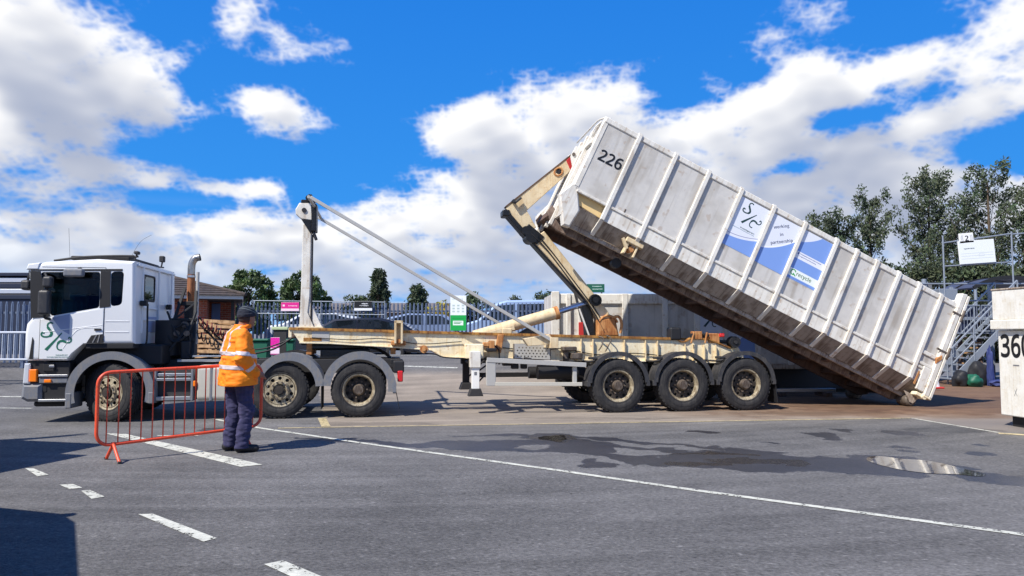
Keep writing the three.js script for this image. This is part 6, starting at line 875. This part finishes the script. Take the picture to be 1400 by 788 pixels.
// bins, board and pallets seen between the cab and the trailer
{
  const bin = (label, x, z, w, h, y = hgt(x, z)) => { const t = thing('wheeled_bin', label, 'bin', [x, y, z]); part(t, 'body', toCreasedNormals(plate([[-w * 0.42, 0.1], [w * 0.42, 0.1], [w / 2, h], [-w / 2, h]], -w * 0.8, 0, 0.03), 0.5), M.green); part(t, 'lid', box(-w * 0.53, w * 0.53, h, h + 0.07, -w * 0.85, 0.05, 0.03), M.green); part(t, 'wheel', disc(0, 0, -0.05, 0.05, 0.1, 14).rotateY(Math.PI / 2).translate(-w * 0.35, 0.1, -w * 0.7), M.black); part(t, 'wheel', disc(0, 0, -0.05, 0.05, 0.1, 14).rotateY(Math.PI / 2).translate(w * 0.35, 0.1, -w * 0.7), M.black); return t; };
  bin('dark green bin left of the small pink notice board', -6.85, -20.0, 0.55, 0.8); bin('narrow green bin right of the small pink notice board', -6.02, -20.1, 0.22, 0.78);
  const pb = thing('notice_board', 'small pink and white notice board behind the trailer nose', 'sign', [-6.33, hgt(-6.33, -19.8), -19.8]); part(pb, 'panel', box(-0.12, 0.12, 0.48, 0.94, -0.02, 0, 0.004), M.white); part(pb, 'leg', rod([-0.08, 0, -0.05], [-0.08, 0.9, -0.02], 0.02), M.galv); part(pb, 'leg', rod([0.08, 0, -0.05], [0.08, 0.9, -0.02], 0.02), M.galv); printed(pb, 'print', 0.235, 0.45, (g, w, h) => { g.fillStyle = '#f3dcec'; g.fillRect(0, 0, w, h); g.fillStyle = '#e01fa0'; g.fillRect(0, 0, w, h * 0.62); g.fillStyle = '#f6c8e6'; g.beginPath(); g.arc(w * 0.5, h * 0.33, w * 0.2, 0, 7); g.stroke(); fauxText(g, w * 0.3, h * 0.5, w * 0.4, h * 0.05, 31); g.fillStyle = '#c23a94'; g.fillRect(0, h * 0.95, w, h * 0.05); }, 128, null, false).position.set(0, 0.71, 0.003);
  const tb = thing('collection_table', 'pale green topped collection box behind the notice board', 'collection box', [-6.5, hgt(-6.5, -20.8), -20.8]); part(tb, 'top', box(-0.26, 0.2, 0.98, 1.07, -0.4, 0, 0.02), std({ color: srgb(178, 192, 150), roughness: 0.6 })); part(tb, 'body', box(-0.22, 0.16, 0, 0.98, -0.36, -0.04, 0.02), M.darkSteel);
  // pallets: three leaning and a stack, every board built
  const pallet = (label, pos, rot) => { const t = thing('wooden_pallet', label, 'pallet', pos, 0, 'pallets by the brick building'); t.rotation.set(...rot); for (let i = 0; i < 7; i++) part(t, 'board', box(-0.6, 0.6, 0.12, 0.142, -0.5 + i * 0.15, -0.41 + i * 0.15, 0.004), M.pallet); for (const x of [-0.55, 0, 0.55]) part(t, 'bearer', box(x - 0.05, x + 0.05, 0.022, 0.12, -0.5, 0.5, 0.006), M.pallet); for (const z of [-0.45, 0, 0.45]) part(t, 'board', box(-0.6, 0.6, 0, 0.022, z - 0.05, z + 0.05, 0.004), M.pallet); return t; };
  const by = 0.72;
  pallet('wooden pallet leaning on the stack, tilted to the right', [-8.75, by + 0.66, -21.6], [1.35, 0, -0.25]); pallet('wooden pallet standing on edge behind the tilted pallet', [-9.3, by + 0.52, -22.0], [1.5, 0.1, 0.05]);
  for (let i = 0; i < 4; i++) { const p = pallet(['bottom wooden pallet of the low stack', 'second wooden pallet from the bottom of the stack', 'third wooden pallet from the bottom of the stack', 'top wooden pallet of the low stack'][i], [-8.9 + 0.02 * i, by - 0.1 + i * 0.145, -22.6], [0, 0.06 * i, 0]); }
}

// ---------------------------------------------------------------- barrier
{
  const B = thing('crowd_barrier', 'orange tubular steel crowd barrier in front of the lorry cab', 'barrier', [-4.671, 0, -8.766], 0.7646);
  const x0 = -0.19, x1 = 1.80, yt = (x) => 1.045 + 0.022 * (x - x0), yb = (x) => 0.2 + 0.03 * (x - x0), r = 0.14, pts = [];
  const corner = (cx, cy, a0) => { for (let i = 0; i <= 6; i++) { const a = (a0 + i * 15) * Math.PI / 180; pts.push(V3(cx + r * Math.cos(a), cy + r * Math.sin(a), 0)); } };
  corner(x1 - r, yt(x1) - r, 0); corner(x0 + r, yt(x0) - r, 90); corner(x0 + r, yb(x0) + r, 180); corner(x1 - r, yb(x1) + r, 270);
  const path = new THREE.CurvePath(); for (let i = 0; i < pts.length; i++) path.add(new THREE.LineCurve3(pts[i], pts[(i + 1) % pts.length]));
  part(B, 'frame', toCreasedNormals(new THREE.TubeGeometry(path, 200, 0.0205, 10, true), 0.9), M.barrier);
  for (let i = 0; i < 15; i++) { const x = -0.085 + i * 0.1265; part(B, 'bar', rod([x, yb(x), 0], [x, yt(x), 0], 0.0075, 8), M.barrier); }
  for (const x of [-0.005, 1.57]) { part(B, 'foot', [tube([[x, yb(x), 0.0], [x, 0.16, 0.06], [x + 0.01, 0.012, 0.22]], 0.019, 12, 8), tube([[x, yb(x), 0.0], [x, 0.16, -0.06], [x - 0.01, 0.012, -0.22]], 0.019, 12, 8), rod([x, yb(x) - 0.04, 0], [x, yb(x) + 0.02, 0], 0.024, 10)], M.barrier); part(B, 'foot_pad', rod([x + 0.01, 0, 0.215], [x + 0.012, 0.03, 0.225], 0.022, 8), M.darkSteel); part(B, 'foot_pad', rod([x - 0.01, 0, -0.215], [x - 0.012, 0.03, -0.225], 0.022, 8), M.darkSteel); }
}
// ---------------------------------------------------------------- the man in the orange coat: x the way he faces, z his right
{
  const sub3 = (a, b) => [a[0] - b[0], a[1] - b[1], a[2] - b[2]];
  const cap = (p, a, b, ra, rb) => { const x = b[0] - a[0], y = b[1] - a[1], z = b[2] - a[2], u = p[0] - a[0], v = p[1] - a[1], w = p[2] - a[2], t = clamp((u * x + v * y + w * z) / (x * x + y * y + z * z)), e = u - x * t, f = v - y * t, g = w - z * t; return Math.sqrt(e * e + f * f + g * g) - (ra + (rb - ra) * t); };
  const ell = (p, c, r) => { const x = (p[0] - c[0]) / r[0], y = (p[1] - c[1]) / r[1], z = (p[2] - c[2]) / r[2], k = Math.hypot(x, y, z); return (k - 1) * Math.min(r[0], r[1], r[2]); };
  const smin = (a, b, k) => { const h = Math.max(k - Math.abs(a - b), 0) / k; return Math.min(a, b) - h * h * k * 0.25; };
  function skin3(f, c, half, res) {
    const mc = new MarchingCubes(res, new THREE.MeshStandardMaterial(), false, false, 160000); mc.isolation = 0;
    const hs = res / 2; let k = 0;
    const P = [0, 0, 0];
    for (let z = 0; z < res; z++) { P[2] = c[2] + (z - hs) / hs * half; for (let y = 0; y < res; y++) { P[1] = c[1] + (y - hs) / hs * half; for (let x = 0; x < res; x++) { P[0] = c[0] + (x - hs) / hs * half; mc.field[k++] = -f(P); } } }
    mc.update();
    const n = mc.count, p = new Float32Array(n * 3), nn = new Float32Array(n * 3);
    for (let i = 0; i < n; i++) for (let q = 0; q < 3; q++) { p[i * 3 + q] = mc.positionArray[i * 3 + q] * half + c[q]; nn[i * 3 + q] = mc.normalArray[i * 3 + q]; }
    const g = new THREE.BufferGeometry(); g.setAttribute('position', new THREE.BufferAttribute(p, 3)); g.setAttribute('normal', new THREE.BufferAttribute(nn, 3));
    return g;
  }
  const MAN = thing('person', 'person in an orange high visibility coat and dark cap watching the lorry', 'person', [-3.5, 0, -9.5], 0.62);
  const J = { hipR: [0.02, 0.96, 0.10], hipL: [-0.03, 0.96, -0.10], knR: [0.085, 0.52, 0.11], knL: [-0.01, 0.52, -0.11], anR: [0.035, 0.10, 0.115], anL: [-0.055, 0.10, -0.12], shR: [0.0, 1.475, 0.205], shL: [0.0, 1.475, -0.205], elR: [-0.05, 1.20, 0.315], elL: [0.0, 1.18, -0.29], wrR: [0.14, 1.01, 0.27], wrL: [0.13, 1.0, -0.22], neck: [0.035, 1.56, 0], head: [0.10, 1.705, 0.0] };
  const hand = (p, w, s) => { // palm, four fingers and a thumb, lightly curled
    let d = cap(p, w, [w[0] + 0.075, w[1] - 0.035, w[2] - 0.01 * s], 0.03, 0.036);
    for (let i = 0; i < 4; i++) { const o = (i - 1.5) * 0.021, k = [w[0] + 0.085, w[1] - 0.04 - Math.abs(o) * 0.1, w[2] - 0.012 * s + o], m = [k[0] + 0.032 - Math.abs(i - 1.3) * 0.004, k[1] - 0.022, k[2]], t = [m[0] + 0.012, m[1] - 0.028 + Math.abs(i - 1.3) * 0.004, m[2] - 0.006 * s]; d = Math.min(d, cap(p, k, m, 0.0098, 0.0092), cap(p, m, t, 0.0092, 0.0082)); }
    return Math.min(d, cap(p, [w[0] + 0.03, w[1] - 0.0, w[2] - 0.03 * s], [w[0] + 0.07, w[1] + 0.012, w[2] - 0.05 * s], 0.0125, 0.0105));
  };
  const turnH = (p) => { const a = 0.35, x = p[0] - J.head[0], z = p[2]; return [x * Math.cos(a) - z * Math.sin(a), p[1] - J.head[1], x * Math.sin(a) + z * Math.cos(a)]; };
  const headF = (p0) => {
    const p = turnH(p0);
    let d = ell(p, [-0.012, 0.02, 0], [0.098, 0.118, 0.078]); d = smin(d, ell(p, [0.03, -0.055, 0], [0.066, 0.07, 0.056]), 0.04); d = smin(d, cap(p, [0.055, -0.10, 0], [0.06, -0.098, 0], 0.026, 0.022), 0.03);
    d = smin(d, cap(p, [0.09, 0.0, 0], [0.108, -0.034, 0], 0.009, 0.0135), 0.015); d = smin(d, cap(p, [0.074, 0.02, -0.035], [0.074, 0.02, 0.035], 0.014, 0.014), 0.02);
    for (const s of [-1, 1]) { d = smin(d, ell(p, [-0.004, -0.012, s * 0.078], [0.026, 0.034, 0.009]), 0.008); d = Math.max(d, -(Math.hypot(p[0] - 0.088, p[1] - 0.004, p[2] - s * 0.031) - 0.013)); d = Math.min(d, Math.hypot(p[0] - 0.071, p[1] - 0.004, p[2] - s * 0.03) - 0.0115); }
    d = smin(d, cap(p, [0.082, -0.066, -0.018], [0.082, -0.066, 0.018], 0.009, 0.009), 0.008);
    return smin(d, cap(p0, [0.02, 1.50, 0], [0.06, 1.65, 0], 0.066, 0.058), 0.03);
  };
  const bodyF = (p) => {
    let d = cap(p, [0, 1.40, -0.12], [0, 1.40, 0.12], 0.11, 0.11); d = smin(d, cap(p, [0, 1.15, -0.06], [0, 1.15, 0.06], 0.12, 0.12), 0.12); d = smin(d, cap(p, [0, 0.97, -0.07], [0, 0.97, 0.07], 0.115, 0.115), 0.1);
    for (const s of ['R', 'L']) { d = smin(d, cap(p, J['sh' + s], J['el' + s], 0.052, 0.042), 0.05); d = smin(d, cap(p, J['el' + s], J['wr' + s], 0.042, 0.03), 0.02); d = smin(d, cap(p, J['hip' + s], J['kn' + s], 0.082, 0.055), 0.06); d = smin(d, cap(p, J['kn' + s], J['an' + s], 0.055, 0.04), 0.03); d = smin(d, cap(p, J['an' + s], [J['an' + s][0] + 0.13, 0.05, J['an' + s][2]], 0.035, 0.03), 0.03); }
    return smin(d, cap(p, [0.01, 1.46, 0], [0.05, 1.62, 0], 0.07, 0.058), 0.05);
  };
  const skinM = std({ color: srgb(150, 104, 84), roughness: 0.6 });
  const hands = ['R', 'L'].map((s) => skin3((p) => hand(p, J['wr' + s], s === 'R' ? 1 : -1), [J['wr' + s][0] + 0.06, J['wr' + s][1] - 0.03, J['wr' + s][2]], 0.11, 48));
  part(MAN, 'body', [skin3(bodyF, [0.03, 0.86, 0], 0.95, 72), skin3(headF, [0.085, 1.68, 0], 0.2, 64), ...hands], skinM);
  // clothes
  const FAR = 0.06;
  const fold = (p, k, a) => a * (n3(p[0] * k + 20, p[1] * k * 1.4 + 20, p[2] * k + 20) - 0.5);
  const torsoF = (p) => {
    let d = cap(p, [-0.015, 1.43, -0.15], [-0.015, 1.43, 0.15], 0.125, 0.125);
    d = smin(d, cap(p, [-0.01, 1.22, -0.12], [-0.01, 1.22, 0.12], 0.17, 0.17), 0.14); d = smin(d, cap(p, [0.0, 1.0, -0.11], [0.0, 1.0, 0.11], 0.195, 0.195), 0.14); d = smin(d, cap(p, [0.0, 0.84, -0.11], [0.0, 0.84, 0.11], 0.205, 0.205), 0.1);
    d = smin(d, cap(p, [0.0, 1.50, -0.03], [0.02, 1.565, 0.0], 0.10, 0.092), 0.06);
    return d > FAR || d < -FAR ? d : d + fold(p, 9, 0.03) + fold([p[0], p[1] * 1.8, p[2]], 15, 0.016);
  };
  const armF = (p, s) => { let d = cap(p, J['sh' + s], J['el' + s], 0.088, 0.082); d = smin(d, cap(p, J['el' + s], J['wr' + s], 0.084, 0.062), 0.03); return d > FAR || d < -FAR ? d : d + fold(p, 14, 0.034) + fold([p[0], p[1] * 1.6, p[2]], 24, 0.01); };
  const coatF = (p) => { let d = torsoF(p); d = smin(d, armF(p, 'R'), 0.018); d = smin(d, armF(p, 'L'), 0.018); const inside = cap(p, [0.02, 1.5, 0], [0.05, 1.75, 0], 0.068, 0.085); return Math.max(d, 0.845 + 0.05 * p[0] - p[1], -inside, p[1] - 1.615); };
  const coatT = tex(256, (u, v) => mixc(S(255, 150, 8), S(255, 124, 14), fbmP(u * 6, v * 6, 6, 4)));
  const orange = std({ map: coatT, roughness: 0.75, bumpMap: fineBump, bumpScale: 0.003 }), band = std({ color: srgb(206, 196, 198), roughness: 0.35, metalness: 0.15 }), navy = std({ map: grimeTex(S(46, 46, 78), S(70, 66, 100), S(34, 34, 52), 0.6, 0.3, 256, 62), roughness: 0.9, bumpMap: fineBump, bumpScale: 0.004 });
  part(MAN, 'coat', skin3(coatF, [0.03, 1.22, 0], 0.46, 110), orange);
  const cuff = (p, s) => { const a = J['el' + s], b = J['wr' + s], ab = sub3(b, a), ap = sub3(p, a); return (ap[0] * ab[0] + ap[1] * ab[1] + ap[2] * ab[2]) / Math.hypot(...ab); };
  const bandF = (p) => {
    const y1 = Math.abs(p[1] - 1.225 + 0.12 * p[0]) - 0.026, y2 = Math.abs(p[1] - 1.065 + 0.05 * p[0]) - 0.026, up = Math.abs(p[1] - 1.245 + 0.1 * p[0]) - 0.026, vz = Math.max(Math.abs(Math.abs(p[2]) - 0.105) - 0.024, 1.22 - p[1]), c1 = Math.abs(cuff(p, 'R') - 0.17) - 0.024, c2 = Math.abs(cuff(p, 'L') - 0.17) - 0.024, q = Math.min(y1, y2, up, vz, c1, c2);
    if (q > 0.015) return q;
    const t = torsoF(p), R = armF(p, 'R'), L = armF(p, 'L'), c = smin(smin(t, R, 0.018), L, 0.018), shellOf = (v, off) => Math.max(v - off, -(v + 0.012));
    let d = Math.max(shellOf(t, 0.005), Math.min(y1, y2)); d = Math.min(d, Math.max(shellOf(c, 0.005), vz, p[1] - 1.6));
    if (Math.abs(p[2]) > 0.2) d = Math.min(d, Math.max(shellOf(p[2] > 0 ? R : L, 0.006), up));
    return Math.min(d, Math.max(shellOf(R, 0.006), c1), Math.max(shellOf(L, 0.006), c2));
  };
  part(MAN, 'reflective_band', skin3(bandF, [0.03, 1.22, 0], 0.46, 130), band);
  part(MAN, 'collar', skin3((p) => { const q = [p[0] - 0.035, p[1] - 1.575 - 0.25 * (p[0] - 0.035), p[2]], r = Math.hypot(q[0], q[2]); return Math.hypot(r - 0.092, q[1] * 0.7) - 0.02; }, [0.035, 1.57, 0], 0.16, 64), orange, 'folded orange collar');
  const legF = (p) => { let d = 9; for (const s of ['R', 'L']) { let l = cap(p, J['hip' + s], J['kn' + s], 0.116, 0.086); l = smin(l, cap(p, J['kn' + s], [J['an' + s][0] - 0.01, 0.07, J['an' + s][2]], 0.086, 0.084), 0.03); d = smin(d, l, 0.02); } if (d > 0.08 || d < -0.08) return Math.max(d, 0.055 - p[1], p[1] - 1.0); d += fold(p, 13, 0.03) + fold([p[0], p[1] * 2.2, p[2]], 16, 0.016); return Math.max(d, 0.055 - p[1], p[1] - 1.0); };
  part(MAN, 'trousers', skin3(legF, [0.02, 0.53, 0], 0.52, 104), navy);
  for (const s of ['R', 'L']) part(MAN, 'shoe', skin3((p) => { const a = J['an' + s]; let d = cap(p, [a[0] - 0.045, 0.06, a[2]], [a[0] + 0.16, 0.045, a[2] + (s === 'R' ? 0.02 : -0.02)], 0.052, 0.046); d = smin(d, cap(p, [a[0], 0.1, a[2]], [a[0] + 0.02, 0.14, a[2]], 0.055, 0.05), 0.04); return Math.max(d, 0.0 - p[1]); }, [J['an' + s][0] + 0.05, 0.09, J['an' + s][2]], 0.19, 60), M.black);
  const capF = (p0) => { const p = turnH(p0); let d = ell(p, [-0.018, 0.045, 0], [0.118, 0.108, 0.096]); d = Math.max(d, -(p[1] - 0.012 - 0.12 * p[0])); d = smin(d, Math.max(ell(p, [-0.018, 0.03, 0], [0.124, 0.1, 0.102]), Math.abs(p[1] - 0.03 - 0.12 * p[0]) - 0.022), 0.012); return d + fold(p0, 30, 0.006); };
  const hat = part(MAN, 'hat', skin3(capF, [0.09, 1.755, 0], 0.17, 64), std({ color: srgb(36, 40, 52), roughness: 0.95, bumpMap: fineBump, bumpScale: 0.003 }));
  for (const k of [0.5, 0.85]) part(hat, 'hat_stripe', skin3((p0) => { const q = turnH(p0), d = capF(p0); return Math.max(d - 0.003, -(d + 0.006), Math.abs(q[1] - 0.03 - 0.10 * k + 0.35 * q[0]) - 0.008); }, [0.09, 1.755, 0], 0.17, 72), std({ color: srgb(84, 92, 96), roughness: 0.9 }));
  part(MAN, 'hair', skin3((p0) => { const p = turnH(p0); return Math.max(ell(p, [-0.02, -0.005, 0], [0.1, 0.095, 0.082]), p[0] + 0.02, -0.07 - p[1], p[1] - 0.03) - 0.002; }, [0.09, 1.70, 0], 0.14, 48), std({ color: srgb(58, 50, 46), roughness: 0.95 }));
}

renderer.render(scene, camera);
